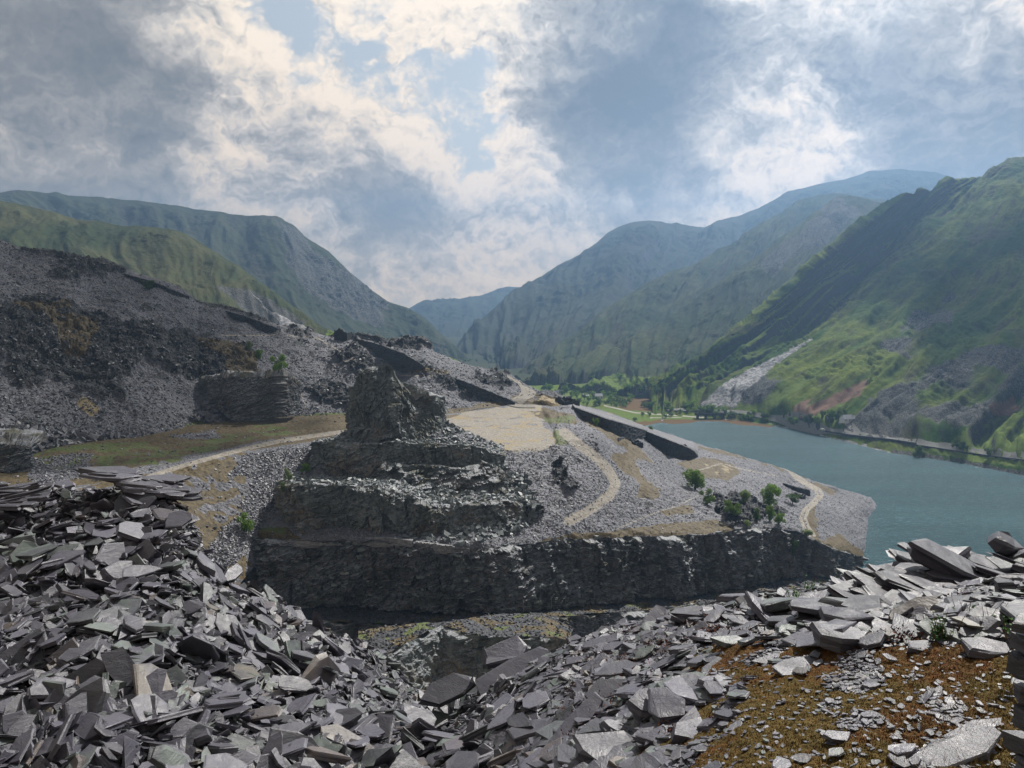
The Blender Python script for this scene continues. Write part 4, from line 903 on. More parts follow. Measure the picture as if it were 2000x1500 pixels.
def ribbon(name, pts, w, mat, lift=.15, n=120, **props):
    p = resample(pts, n); c = []
    for x, y in p:
        h_ = hit(x, y)
        if h_ is not None: c.append(h_)
    c = np.array(c); c = smooth_axis(c, 6, 0)
    t = np.gradient(c, axis=0); t[:, 2] = 0; t /= np.linalg.norm(t, axis=1, keepdims=True); s = np.stack([-t[:, 1], t[:, 0], 0 * t[:, 0]], -1)
    G = []
    for k in (-1, -.5, 0, .5, 1):
        q = c + s * w * .5 * k
        for a in q: a[2] = max(ground_z(a[0], a[1]), -1) + lift
        G.append(q)
    G = smooth_axis(np.stack(G, 0), 3, 1)
    return link(name, grid_mesh(name, G, mat, {}), kind='structure', **props)
grav = mat_plain('gravel', (.30, .28, .25), .9, (.20, .185, .16), .8, .1, .3)
tarm = mat_plain('tarmac', (.24, .24, .23), .8, (.18, .18, .175), .5, .2, .1)
ribbon('road', [(1003, 741), (1012, 749), (1026, 758), (1033, 764), (1030, 772), (1016, 778), (1005, 784), (1003, 791), (1020, 795), (1045, 795)], 8.5, grav, .35)
ribbon('road', [(1300, 800), (1450, 805), (1540, 824), (1600, 839), (1660, 847), (1720, 855), (1800, 866), (1870, 876), (2000, 893), (2100, 905)], 5.5, tarm, .5, 200)
ribbon('path', [(1640, 823), (1655, 829), (1668, 838), (1676, 847)], 5, tarm, .4, 40)
ribbon('road', [(1535, 815), (1560, 822), (1590, 830), (1596, 836)], 7, tarm, .3, 40)
def road_wall(pts, label, h=1.6, th=.8, drop=2.5, side=0.0):
    p = resample(pts, 160); c = np.array([hit(x, y) for x, y in p if hit(x, y) is not None]); c = smooth_axis(c, 12, 0)
    z = np.array([[0, 0, -drop], [0, 0, h], [0, th, h], [0, th, -drop]])
    G = c[None] + z[:, None]
    G = np.concatenate([c[None] * (1 - t) + c[None] * t + (z[0] * (1 - t) + z[1] * t)[None] for t in np.linspace(0, 1, 6)] + [G[2:3], G[3:4]], 0).reshape(-1, len(c), 3)
    link('roadside_wall', grid_mesh('roadside_wall', G, W, {}, smooth=False), category='stone wall', label=label)
road_wall([(1612, 845), (1660, 853), (1700, 858), (1740, 862), (1790, 870)], 'tall dark stone wall holding up the lakeside road', 2.2, 1, 6)
road_wall([(1790, 871), (1850, 880), (1900, 888), (2000, 901), (2080, 912)], 'low stone wall beside the right hand part of the lakeside road', 1.2, .8, 2)

mp_ = hit(1687, 967)
if mp_ is not None:
    mk = empty('marker_post', tuple(mp_), 0, category='marker post', label='tiny bright red marker standing on the shore near the tip of the slate bank')
    def _tube(rs, zs):
        an = np.arange(10) * 2 * np.pi / 10; return np.stack([np.stack([r_ * np.cos(an), r_ * np.sin(an), 0 * an + z_], -1) for r_, z_ in zip(rs, zs)], 0)
    link('post', grid_mesh('post', _tube((.08, .08, .001), (-.5, .9, .9)), W, {}, wrap=True), mk)
    link('drum', grid_mesh('drum', _tube((.001, .3, .34, .34, .3, .001), (.5, .5, .56, 1.3, 1.36, 1.4)), mat_plain('red_paint', (.6, .02, .03), .5), {}, wrap=True), mk)
# ---- fence on the pit ledge
fn = empty('wire_fence', tuple(hit(1160, 1190)), category='fence', label='grey wire fence on the ledge below the big quarry face')
off = np.array(fn.location); fpts = [(1022, 1192), (1049, 1188), (1077, 1185), (1105, 1183), (1133, 1181), (1160, 1178), (1187, 1175), (1213, 1173), (1240, 1170), (1268, 1168), (1296, 1166), (1325, 1163), (1352, 1160), (1380, 1157), (1410, 1153)]
galv = mat_plain('galvanised_steel', (.32, .35, .36), .45, (.22, .24, .25), 3, .5, .05, Metallic=.6)
def tube(pts, r, k=6):
    pts = np.array(pts, float); t = np.gradient(pts, axis=0); t /= np.linalg.norm(t, axis=1, keepdims=True)
    a = np.cross(t, [0, 1, .01]); a /= np.maximum(np.linalg.norm(a, axis=1, keepdims=True), 1e-6); b = np.cross(t, a)
    r = np.broadcast_to(r, (len(pts),)); an = np.arange(k) * 2 * np.pi / k
    return pts[:, None] + (a[:, None] * np.cos(an)[None, :, None] + b[:, None] * np.sin(an)[None, :, None]) * r[:, None, None]
tops = []
for x, y in fpts:
    p = hit(x, y) - off; tops.append(p)
    g_ = tube([p + [0, 0, -.5], p + [0, 0, 1.5], p + [0, .02, 2.9], p + [0, .35, 3.2]], .09)
    link('post', grid_mesh('post', g_, galv, {}, wrap=True), fn)
for hh in (.3, 1.0, 1.7, 2.4, 2.85):
    link('wire', grid_mesh('wire', tube([t + np.array([0, 0, hh]) for t in tops], .022, 4), galv, {}, wrap=True), fn)
print('built', time.time() - T0)

# ============================================================ TREES
def crown_mesh(name, mat, nleaf, leaf, g, blobs=15, flat=.8, spread=1.15):
    """many small leaf faces through a cloud of uneven clumps, radius about 1, base at z=0"""
    C = []; 
    for _ in range(blobs):
        a = g.uniform(0, 6.28); r = g.uniform(0, .68) ** .8 * spread
        C.append((math.cos(a) * r, math.sin(a) * r, g.uniform(.25, 1.2 * flat + .3), g.uniform(.14, .36)))
    C.append((0, 0, .8 * flat, .34)); C = np.array(C)
    wgt = C[:, 3] ** 2; i = g.choice(len(C), nleaf, p=wgt / wgt.sum())
    d = g.normal(size=(nleaf, 3)); d /= np.linalg.norm(d, axis=1, keepdims=True)
    rr = g.uniform(.45, 1.08, nleaf) ** .6
    p = C[i, :3] + d * (C[i, 3] * rr)[:, None] * np.array([1, 1, .8])
    p += g.normal(size=p.shape) * .03
    p[:, 2] = np.maximum(p[:, 2], .03)
    n = d + g.normal(size=d.shape) * .8 + np.array([0, 0, .5]); n /= np.linalg.norm(n, axis=1, keepdims=True)
    x, y, n = frames(n, g.uniform(0, 6.28, nleaf))
    s = leaf * g.uniform(.6, 1.4, nleaf)[:, None]
    q = np.stack([p - x * s, p - y * s * .6 + n * s * .15, p + x * s, p + y * s * .6 + n * s * .15], 1)
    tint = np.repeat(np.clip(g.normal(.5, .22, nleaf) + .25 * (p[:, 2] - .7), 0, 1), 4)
    f = np.arange(nleaf * 4)
    return new_mesh(name, q.reshape(-1, 3), f, np.full(nleaf, 4), mat, {'tint': tint})
bark = mat_plain('bark', (.09, .08, .065), .9, (.05, .045, .04), 6, .1, .4)
def trunk_mesh(g):
    parts = []; o = 0; VV, FF = [], []
    def add(pts, r):
        nonlocal o
        G = tube(pts, r, 6); VV.append(G.reshape(-1, 3)); FF.append(grid_faces(*G.shape[:2], True) + o); o += G.shape[0] * G.shape[1]
    add([(0, 0, -.15), (.02, .01, .25), (-.02, .03, .6), (.02, 0, .95)], np.array([.075, .06, .04, .015]))
    for k in range(5):
        a = g.uniform(0, 6.28); z0 = g.uniform(.2, .6); r = g.uniform(.35, .6)
        add([(0, 0, z0), (math.cos(a) * r * .5, math.sin(a) * r * .5, z0 + .2), (math.cos(a) * r, math.sin(a) * r, z0 + g.uniform(.35, .55))], np.array([.03, .02, .008]))
    f = np.concatenate(FF); return new_mesh('trunk', np.concatenate(VV), f, np.full(len(f), 4), bark)
LG = mat_leaf('leaf_bright', (.07, .14, .02), (.22, .35, .06)); LD = mat_leaf('leaf_mid', (.045, .09, .03), (.13, .20, .06)); LP = mat_leaf('leaf_pale', (.13, .19, .07), (.30, .37, .15))
g = np.random.default_rng(77)
TR = [trunk_mesh(g) for _ in range(4)]
CRW = {k: [crown_mesh('crown', m_, 3400, .05, g) for _ in range(3)] for k, m_ in (('g', LG), ('d', LD), ('p', LP))}
CRF = {k: [crown_mesh('crown', m_, 420, .12, g) for _ in range(4)] for k, m_ in (('g', LG), ('d', LD))}
def tree(px, py, wpx, hpx, kind, label, name='tree', group=None, far=False, Y=None, seed=None):
    """py: foot of the tree; sizes in photo pixels"""
    p = hit(px, py) if Y is None else P(px, py, Y)
    if p is None or (far and p[1] < 640): return
    k = p[1] / F
    rs = random.Random(int(px * 7 + py)) 
    r = empty(name, tuple(p - np.array([0, 0, .1])), rs.uniform(0, 6.28), category='tree' if name == 'tree' else 'bush', label=label)
    if group: r['group'] = group
    sx, sz = wpx * k * .5, hpx * k / 1.35
    src = (CRF if far else CRW)[kind]
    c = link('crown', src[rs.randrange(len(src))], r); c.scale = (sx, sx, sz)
    t = link('trunk', TR[rs.randrange(4)], r); t.scale = (sx, sx, sz)
    return r
mids = [(545, 727, 34, 30, 'g', 'bright green round tree on top of the flat fronted crag'), (487, 684, 22, 17, 'p', 'small pale green tree on the tip, left of the crag tree'), (506, 703, 22, 20, 'g', 'small tree just above and left of the crag tree'), (292, 566, 26, 18, 'd', 'dark green bush in front of the thin wall on the left tip'),
        (481, 1040, 34, 34, 'g', 'bright green tree on the corner of the pit edge left of the pinnacle'), (564, 938, 20, 22, 'p', 'small pale tree on the left shelf of the pinnacle'), (598, 924, 22, 20, 'g', 'small bush in the angle of the pinnacle shelves'), (553, 962, 16, 20, 'd', 'small dark bush on the left edge of the pinnacle'),
        (1358, 955, 54, 38, 'g', 'widest bright tree on the scree below the incline wall'), (1382, 985, 30, 26, 'g', 'bright round bush just below the widest scree tree'), (1431, 1009, 36, 30, 'g', 'bright tree standing by the dark gully'), (1452, 984, 28, 30, 'p', 'pale green tree above the dark gully'),
        (1503, 989, 46, 44, 'g', 'tallest tree of the lakeside group on the scree'), (1478, 1018, 22, 30, 'd', 'narrow tree at the left end of the group above the pit edge'), (1503, 1018, 24, 32, 'g', 'narrow tree in the middle of the group above the pit edge'), (1521, 1024, 26, 24, 'g', 'round tree at the right end of the group above the pit edge'),
        (1548, 984, 28, 18, 'd', 'small round tree below the little stone ruin'), (1575, 1047, 28, 14, 'p', 'low pale bush beside the bend of the gravel track'), (1550, 1090, 18, 34, 'd', 'straggly bush growing on the right end of the quarry face'), (1163, 832, 15, 16, 'g', 'small bright bush against the incline wall'),
        (1271, 842, 11, 10, 'g', 'tiny bush beyond the incline wall at the lake edge'), (1460, 1030, 16, 16, 'p', 'tiny pale bush on the pit edge at the dark gully'),
        (1622, 824, 22, 24, 'g', 'large tree left of the white cottage'), (1637, 822, 18, 20, 'd', 'dark tree beside the white cottage roof'), (1650, 812, 14, 14, 'g', 'tree behind the white cottage'), (1607, 820, 12, 16, 'd', 'dark tree furthest left of the cottage trees'), (1698, 748, 14, 11, 'g', 'single bright tree on the slope above the cottage'),
        (1820, 905, 56, 42, 'd', 'broad dark tree between the lakeside road and the water'), (1795, 893, 26, 26, 'd', 'smaller tree left of the broad lakeside tree'), (1868, 876, 18, 18, 'd', 'left one of two trees on the upper side of the road'), (1881, 879, 20, 20, 'd', 'right one of two trees on the upper side of the road'), (1929, 892, 16, 16, 'd', 'lone small tree at the right part of the roadside wall'),
        (1573, 826, 12, 16, 'd', 'leftmost tree of the row behind the lay-by'), (1583, 827, 14, 18, 'd', 'middle tree of the row behind the lay-by'), (1594, 829, 13, 14, 'g', 'right tree of the row behind the lay-by')]
for t in mids: tree(t[0], t[1], t[2] * 1.05, t[3] * 1.05, t[4], t[5])
# valley trees, one by one
g = np.random.default_rng(5)
areas = [([(1060, 752), (1120, 756), (1180, 768), (1240, 775), (1230, 790), (1170, 792), (1100, 788), (1060, 775)], 85, (14, 11), 'tree in the wood around the valley farms', 'trees around the valley farms'),
         ([(1190, 785), (1250, 788), (1350, 792), (1410, 800), (1440, 808), (1430, 818), (1330, 802), (1200, 794)], 40, (15, 11), 'tree in the belt across the valley behind the brown field', 'trees across the valley floor'),
         ([(1440, 800), (1520, 815), (1560, 823), (1555, 828), (1440, 818)], 16, (14, 10), 'tree beside the road at the head of the lake', 'trees at the head of the lake'),
         ([(1240, 740), (1300, 752), (1280, 770), (1200, 766), (1130, 750), (1150, 735)], 22, (13, 9), 'dark tree scattered on the low green knolls', 'trees on the green knolls'),
         ([(900, 700), (960, 722), (1050, 762), (1090, 775), (1020, 768), (950, 740), (880, 712)], 60, (12, 9), 'tree on the wooded bank behind the gravel road', 'trees on the wooded bank')]
for poly, n, (w_, h_), lab, grp in areas:
    xs = [a for a, b in poly]; ys = [b for a, b in poly]; c = 0; tries = 0
    while c < n and tries < 3000:
        tries += 1
        x, y = g.uniform(min(xs), max(xs)), g.uniform(min(ys), max(ys))
        if not in_poly(np.array([x]), np.array([y]), poly)[0]: continue
        s = g.uniform(.55, 1.25)
        tree(x, y + 2, w_ * s, h_ * s, 'g' if g.random() < .55 else 'd', lab, group=grp, far=True); c += 1
for i, (x, y) in enumerate([(1205, 812), (1215, 822), (1240, 822), (1255, 812), (1268, 812), (1300, 816), (1310, 813), (1330, 806), (1365, 812), (1380, 806), (1345, 760), (1290, 747), (1390, 745), (1445, 820), (1470, 822)]):
    tree(x, y, 10, 8, 'd', 'small bush on the meadow and bog at the head of the lake', name='bush', group='bushes on the lake head meadow', far=True)
print('trees', time.time() - T0)

# ---- buildings far off
white = mat_plain('white_render', (.78, .77, .74), .8, (.7, .69, .66), .6); slatey = mat_plain('slate_roof', (.30, .31, .34), .5, (.2, .21, .24), 1.5); glass = mat_plain('window_glass', (.02, .025, .03), .15, spec=.6); stone = mat_plain('house_stone', (.22, .2, .18), .85, (.14, .13, .12), 1.2)
def boxm(x0, x1, y0, y1, z0, z1): 
    V = [(x, y, z) for z in (z0, z1) for y in (y0, y1) for x in (x0, x1)]; return V, Fc_
Fc_ = [0, 2, 3, 1, 4, 5, 7, 6, 0, 1, 5, 4, 2, 6, 7, 3, 0, 4, 6, 2, 1, 3, 7, 5]
def house(px, py, L, D, h, rh, rz, label, wm=white, chim=1, name='cottage', Y=None):
    p = hit(px, py) if Y is None else P(px, py, Y); r = empty(name, tuple(p), rz, category='house', label=label)
    V, Fq = boxm(-L / 2, L / 2, -D / 2, D / 2, -1.5, h)
    V += [(-L / 2, 0, h + rh), (L / 2, 0, h + rh)]
    link('wall', new_mesh('wall', V, Fq + [4, 8, 6][::-1] + [5, 7, 9][::-1], [4] * 6 + [3, 3], wm), r)
    o = .35
    for s in (-1, 1):
        a = [(-L / 2 - o, s * (D / 2 + o), h - o * rh / (D / 2)), (L / 2 + o, s * (D / 2 + o), h - o * rh / (D / 2)), (L / 2 + o, 0, h + rh + .05), (-L / 2 - o, 0, h + rh + .05)]
        b = [(x, y, z + .18) for x, y, z in a]
        link('roof', new_mesh('roof', a + b, [0, 1, 2, 3, 4, 5, 6, 7, 0, 1, 5, 4, 1, 2, 6, 5, 2, 3, 7, 6, 3, 0, 4, 7], [4] * 6, slatey), r)
    for k in range(3 if L > 8 else 2):
        x = -L / 2 + (k + .5) * L / (3 if L > 8 else 2)
        V, Fq = boxm(x - .45, x + .45, -D / 2 - .05, -D / 2 + .1, h * .35, h * .8)
        link('window' if k != 1 else 'door', new_mesh('window', [(a, b, c if k != 1 else (c if c > h * .5 else 0)) for a, b, c in V], Fq, [4] * 6, glass), r)
    for k in range(chim):
        x = (-1 if k == 0 else 1) * (L / 2 - .6); V, Fq = boxm(x - .45, x + .45, -.4, .4, h + rh - .8, h + rh + 1.1)
        link('chimney', new_mesh('chimney', V, Fq, [4] * 6, stone), r)
house(1655, 823, 13, 7, 3.0, 3.4, .25, 'white cottage with a pale slate roof above the lakeside road', chim=2)
house(1620, 821, 7, 5, 2.4, 2.2, .1, 'small stone outbuilding left of the white cottage', stone, 1, 'outbuilding')
house(1168, 779, 11, 7, 4, 3, .2, 'white farmhouse among the valley trees nearest the bog', chim=1, name='farmhouse', Y=1010)
house(1092, 772, 12, 7, 4, 3, -.2, 'white farmhouse at the left edge of the valley wood', chim=1, name='farmhouse', Y=1060)
house(1143, 777, 8, 6, 3, 2.4, .5, 'small grey barn in the valley wood between the farmhouses', stone, 0, 'barn', Y=1030)
# bridge at the head of the lake
pb = P(1387, 821, 845.0); pb[2] = 1.0
br_ = empty('bridge', tuple(pb), -.05, category='bridge', label='low stone bridge where the river enters the lake')
V, Fq = boxm(-17, 17, -2, 2, 4.0, 5.2); link('deck', new_mesh('deck', V, Fq, [4] * 6, W), br_)
for s in (-1, 1):
    V, Fq = boxm(-17, 17, s * 2 - .25, s * 2 + .25, 5.202, 6.3); link('parapet', new_mesh('parapet', V, Fq, [4] * 6, W), br_)
for x in (-14, -5, 5, 14):
    V, Fq = boxm(x - 1.1, x + 1.1, -2.1, 2.1, -3, 4.0); link('pier', new_mesh('pier', V, Fq, [4] * 6, W), br_)
# white van on the lakeside road
vp = hit(1607, 842); vn_ = empty('parked_van', tuple(vp + np.array([0, 0, .5])), -.9, category='van', label='tiny white van on the lakeside road below the cottage')
def prism(prof, w): 
    n = len(prof); V = [(x, -w / 2, z) for x, z in prof] + [(x, w / 2, z) for x, z in prof]
    f = list(range(n)) + list(range(2 * n - 1, n - 1, -1)); lt = [n, n]
    for i in range(n): j = (i + 1) % n; f += [i, i + n, j + n, j]; lt.append(4)
    return V, f, lt
V, f, lt = prism([(-2.4, .4), (2.3, .4), (2.4, 1.1), (1.7, 1.25), (1.1, 2.0), (-2.35, 2.05)], 1.9); link('body', new_mesh('body', V, f, lt, white), vn_)
V, f, lt = prism([(1.72, 1.27), (1.14, 1.93), (.4, 1.93), (.4, 1.27)], 1.93); link('window', new_mesh('window', V, f, lt, glass), vn_)
rub_ = mat_plain('tyre_rubber', (.02, .02, .02), .9)
for x in (-1.5, 1.5):
    for s in (-1, 1):
        an = np.arange(14) * 2 * np.pi / 14; V, f, lt = prism([(x + .36 * math.cos(a), .36 + .36 * math.sin(a)) for a in an], .22); V = [(a, b + s * .88, c) for a, b, c in V]
        link('wheel', new_mesh('wheel', V, f, lt, rub_), vn_)
print('buildings', time.time() - T0)

# ============================================================ FOREGROUND
fc = [(-300, 954, 17), (0, 960, 16), (90, 968, 15.5), (200, 964, 15), (350, 978, 14.5), (385, 1040, 14), (402, 1122, 13.8), (500, 1166, 13.8), (600, 1218, 14), (700, 1266, 14.5), (800, 1336, 15), (852, 1380, 15), (885, 1368, 14.6), (960, 1321, 13.5), (1050, 1291, 13), (1150, 1251, 13), (1300, 1214, 13), (1500, 1184, 12.5), (1690, 1164, 11.5), (1850, 1127, 10), (2000, 1087, 9), (2400, 1032, 7.5)]
f1 = [(-300, 1090, 13), (0, 1090, 12.6), (90, 1090, 12.5), (200, 1095, 12.4), (340, 1110, 12.2), (400, 1150, 12.2), (440, 1190, 12.3), (530, 1210, 12.4), (620, 1250, 12.6), (700, 1310, 12.8), (780, 1375, 13), (840, 1425, 13), (880, 1420, 12.6), (950, 1370, 11.8), (1050, 1315, 11), (1150, 1250, 10.5), (1300, 1215, 10), (1500, 1185, 8.6), (1690, 1180, 8.0), (1850, 1175, 7.6), (2000, 1165, 7), (2400, 1160, 6)]
f2 = [(-300, 1300, 9.2), (0, 1300, 9), (90, 1300, 9), (200, 1300, 9), (330, 1310, 9.2), (400, 1320, 9.4), (470, 1340, 9.6), (560, 1360, 9.9), (640, 1380, 10), (720, 1435, 9.9), (770, 1465, 9.6), (810, 1480, 9.4), (850, 1480, 9.1), (930, 1440, 8.8), (1040, 1365, 8.4), (1150, 1330, 7.8), (1300, 1290, 6.9), (1450, 1260, 6.0), (1690, 1248, 5.3), (1850, 1245, 5.0), (2000, 1245, 4.8), (2400, 1245, 4.4)]
f3 = [(-300, 1620, 6.5), (0, 1620, 6.5), (90, 1620, 6.5), (200, 1620, 6.5), (330, 1620, 6.5), (400, 1620, 6.5), (470, 1620, 6.6), (560, 1620, 6.7), (640, 1620, 6.7), (720, 1620, 6.6), (770, 1620, 6.5), (810, 1620, 6.4), (850, 1620, 6.2), (930, 1620, 5.7), (1040, 1620, 5.0), (1150, 1620, 4.4), (1300, 1620, 3.75), (1450, 1620, 3.45), (1690, 1620, 3.3), (1850, 1620, 3.25), (2000, 1620, 3.25), (2400, 1620, 3.2)]
FG, icf = loft([fc, f1, f2, f3], 700, [110, 130, 130], (6, 9, 14), 4, 4)
pxF, pyF = proj(FG)
pxe = pxF + (pyF - 1350) * .55 + 70 * perlin(FG / .6 + 50) + 40 * perlin(FG / .2 + 50)
terr = sstep(1270, 1440, pxe) * sstep(1225, 1275, pyF)          # the flat mossy terrace
FG[..., 2] += (1 - terr) * (.22 * fbm(FG / 1.6, 4) + .10 * ridged(FG / .7 + 3, 3)) + terr * .035 * fbm(FG / .5, 4)
gm = M('slate_chippings'); t1 = gm.sep(gm.vor(16, out='Color')); t2 = gm.vor(16); n_ = gm.noise(3, 6, .65)
col = gm.mix(t1[0], c4(.035, .035, .04), c4(.17, .17, .185)); col = gm.mix(gm.rng(n_, .5, .68, 0, .7), col, c4(.05, .038, .025))
MAT['chips'] = gm.fin(col, .7, gm.bump(gm.math('MULTIPLY', t2, -1.0), .9, .04), .4)
link('ground', grid_mesh('slate_ground', FG, MAT['chips'], {}), kind='structure')

g = np.random.default_rng(99)
Nf = normals(FG); Nf *= np.sign(Nf[..., 2:3] + 1e-9)
def fg_sample(n, wm): return sample_grid(FG, n, g, wm)
fade_back = np.where(np.arange(FG.shape[0])[:, None] < icf - 3, .0, 1.0)
leftw = (1 - sstep(820, 1080, pxF)) * fade_back; rightw = sstep(820, 1000, pxF) * (1 - terr) * fade_back
PER = []
def add_slabs(n, wm, smin, smax, pw, tilt, coh, tk, lift, seed, yawc=None, up=.35, ns=(5, 6, 7, 8)):
    pos, N, i, j = fg_sample(n, wm)
    s = smin + (smax - smin) * g.random(n) ** pw
    # neighbours lean the same way
    c = np.stack([perlin(pos / 1.1 + 11), perlin(pos / 1.1 + 45), 0 * pos[:, 0]], -1) * coh
    nn = N * (1 - up) + np.array([0, 0, up]) + c + g.normal(size=(n, 3)) * tilt
    nn[:, 2] = np.abs(nn[:, 2]) + .12
    yaw = g.uniform(0, 6.28, n) if yawc is None else yawc + g.normal(size=n) * .6
    th = s * g.uniform(tk * .55, tk * 1.8, n)
    pos = pos + np.array([0, 0, 1]) * (g.uniform(-.05, lift, n) * s + .02)[:, None]
    per = slabs(pos, nn, yaw, s, th, g.uniform(.42, .85, n), seed, True, ns)
    d = np.linalg.norm(pos - np.array([0, 0, H]), axis=1); ppx, ppy = proj(pos)
    for k, pr in enumerate(per): PER.append((s[k] / d[k], ppx[k], ppy[k], pr))
# left heap
add_slabs(16000, leftw, .04, .18, 1.3, .50, .6, .13, .15, 1, up=.2)
add_slabs(9000, leftw, .14, .34, 1.7, .48, .8, .10, .28, 2, up=.15)
add_slabs(1500, leftw, .32, .70, 2.4, .36, .8, .085, .34, 3, up=.15)
# right heap: flatter, leaning down to the left
add_slabs(17000, rightw, .03, .14, 1.2, .22, .3, .14, .12, 4)
add_slabs(5200, rightw, .12, .28, 1.7, .18, .3, .11, .18, 5)
add_slabs(550, rightw, .26, .60, 2.4, .13, .22, .09, .2, 6)
# terrace: small flakes
bare = terr * fade_back * np.clip(.05 + 1.3 * sstep(.05, .35, perlin(FG / .8 + 21) * .7 + perlin(FG / .25 + 4) * .4), .0, 1.5)
bare = bare * (1 + 1.2 * in_poly(pxF, pyF, [(1500, 1320), (1900, 1320), (1860, 1500), (1400, 1540), (1350, 1500), (1600, 1420)]))
add_slabs(18000, np.clip(bare, .16, 9), .012, .06, 1.4, .16, .1, .14, .3, 7)
add_slabs(520, bare + .09, .05, .17, 2.0, .10, .1, .10, .3, 8)

# hand-placed pieces: (px,py,Y, length m, thickness m, aspect, lean right deg, lean to camera deg, yaw deg)
def placed(px, py, Y, L, T, asp, roll, pitch, yaw, seed, name, label, cat='slate slab', group=None, n=(6, 7, 8), tint=None):
    c = P(px, py, Y)[None]
    nn = np.array([[math.sin(math.radians(roll)), -math.sin(math.radians(pitch)), 1.0]])
    pr = slabs(c, nn, np.array([math.radians(yaw)]), np.array([L]), np.array([T]), np.array([asp]), seed, True, n)[0]
    V, f, lt, t = pr
    if tint is not None: t = np.array(tint)
    c0 = c[0]; o = link(name, new_mesh(name, V - c0, f, lt, MAT['slab'], {'tintc': np.broadcast_to(t, (len(V), 3))}), category=cat, label=label)
    o.location = tuple(c0)
    if group: o['group'] = group
    return o
big = [(1560, 1190, 6.3, .95, .045, .42, -14, 6, 20, 'long pale plank of slate lying at a slant in front of the stacked pile'),
       (1700, 1126, 8.2, .80, .07, .5, -18, 8, 12, 'pale plate at the left tip of the stacked pile'),
       (1640, 1248, 5.35, .42, .13, .75, 4, 2, 10, 'square slate block on the edge of the moss below the stacked pile'),
       (1705, 1240, 5.6, .42, .10, .6, 0, 4, 5, 'grey block just right of the square slate block'),
       (1570, 1303, 4.9, .46, .035, .5, -4, 8, -5, 'flat rippled slab lying in the moss'),
       (1520, 1290, 5.1, .38, .02, .4, -6, 8, -12, 'thin flat slab left of the rippled slab in the moss'),
       (1395, 1302, 5.9, .30, .04, .5, -10, 10, 30, 'small pale slab with a dark one beside it at the moss edge'),
       (1925, 1270, 4.7, .42, .07, .5, 4, 5, 0, 'rounded grey slab near the right edge under the plants'),
       (1810, 1264, 4.95, .40, .04, .45, 2, 6, 6, 'thin slabs overlapping below the plants'),
       (1870, 1468, 3.55, .62, .06, .34, -10, 10, 14, 'long slab running to the lower right corner'),
       (1900, 1430, 3.75, .40, .03, .3, -8, 8, 10, 'narrow flat slab above the long corner slab'),
       (1280, 1375, 6.9, .62, .12, .6, -8, 26, 20, 'large light slab standing up left of the moss'),
       (1195, 1468, 5.6, .72, .10, .55, 2, 14, -10, 'broad rounded slab with a tuft of moss at the bottom edge'),
       (1345, 1430, 5.2, .46, .10, .5, 12, 18, 50, 'pale slab leaning at the left edge of the moss'),
       (985, 1275, 13.1, .95, .18, .6, -10, 30, 30, 'pale upright block on the lip of the right pile'),
       (1010, 1310, 12.2, 1.5, .18, .5, -24, 22, 30, 'big purple grey plate under the upright block on the lip'),
       (880, 1345, 12.9, 1.3, .10, .5, -14, 24, 10, 'dark plate lying in the dip between the piles'),
       (905, 1375, 11.6, 1.3, .08, .55, -20, 30, 35, 'pale greenish plate beside the dip between the piles'),
       (850, 1420, 10.2, .9, .12, .6, -8, 42, 10, 'dark slab standing on edge below the greenish plate'),
       (1110, 1440, 7.0, 1.0, .06, .35, -32, 12, 40, 'long ribbed slab sloping down to the left'),
       (1160, 1310, 8.9, .9, .06, .4, -22, 10, 25, 'long flat slab halfway up the right pile'),
       (160, 1385, 8.2, .95, .10, .62, -6, 34, 6, 'large flat slab facing the camera in the lower left'),
       (160, 1480, 7.3, .80, .09, .7, 2, 40, -14, 'broad slab at the bottom left of the heap'),
       (45, 1290, 9.2, .85, .09, .8, 6, 55, 80, 'tall dark slab leaning back at the left edge'),
       (250, 1395, 8.0, .9, .10, .6, -6, 36, -20, 'angular slab beside the large flat slab in the lower left'),
       (100, 1255, 9.6, .8, .08, .5, 8, 30, 10, 'pointed light slab left of centre of the heap'),
       (140, 1180, 10.8, .9, .09, .6, -4, 34, 0, 'pale plate with a broken corner high on the left heap'),
       (300, 1490, 7.4, .7, .08, .5, -12, 34, 30, 'slab half buried at the bottom of the left heap'),
       (260, 985, 13.8, 1.1, .14, .7, 6, 60, 75, 'dark slab standing on edge under the crest stack'),
       (340, 1010, 13.6, 1.0, .10, .5, 8, 14, -10, 'brownish slab jutting from the crest at the right')]
FB = build_bvh([(FG.reshape(-1, 3), grid_faces(*FG.shape[:2]))])
def on_fg(px, py, T):
    d = P(px, py, 1000.0) - np.array([0, 0, H]); d = d / np.linalg.norm(d)
    r = FB.ray_cast(Vector((0, 0, H)), Vector(d.tolist()), 60)
    return (float(r[0].y) - T * .9) if r[0] is not None else None
for k, b in enumerate(big):
    Yg = on_fg(b[0], b[1], b[4])
    if Yg is not None: b = b[:2] + (Yg,) + b[2 + 1:3] + (b[3] * Yg / b[2],) + b[4:]
    placed(*b[:9], 500 + k * 3, 'slate_slab', b[9], tint=(.15 if 'dark' in b[9] else .85 if ('pale' in b[9] or 'light' in b[9]) else .5, .95 if 'greenish' in b[9] else .3, .95 if 'brownish' in b[9] else .3))
gg = np.random.default_rng(8)
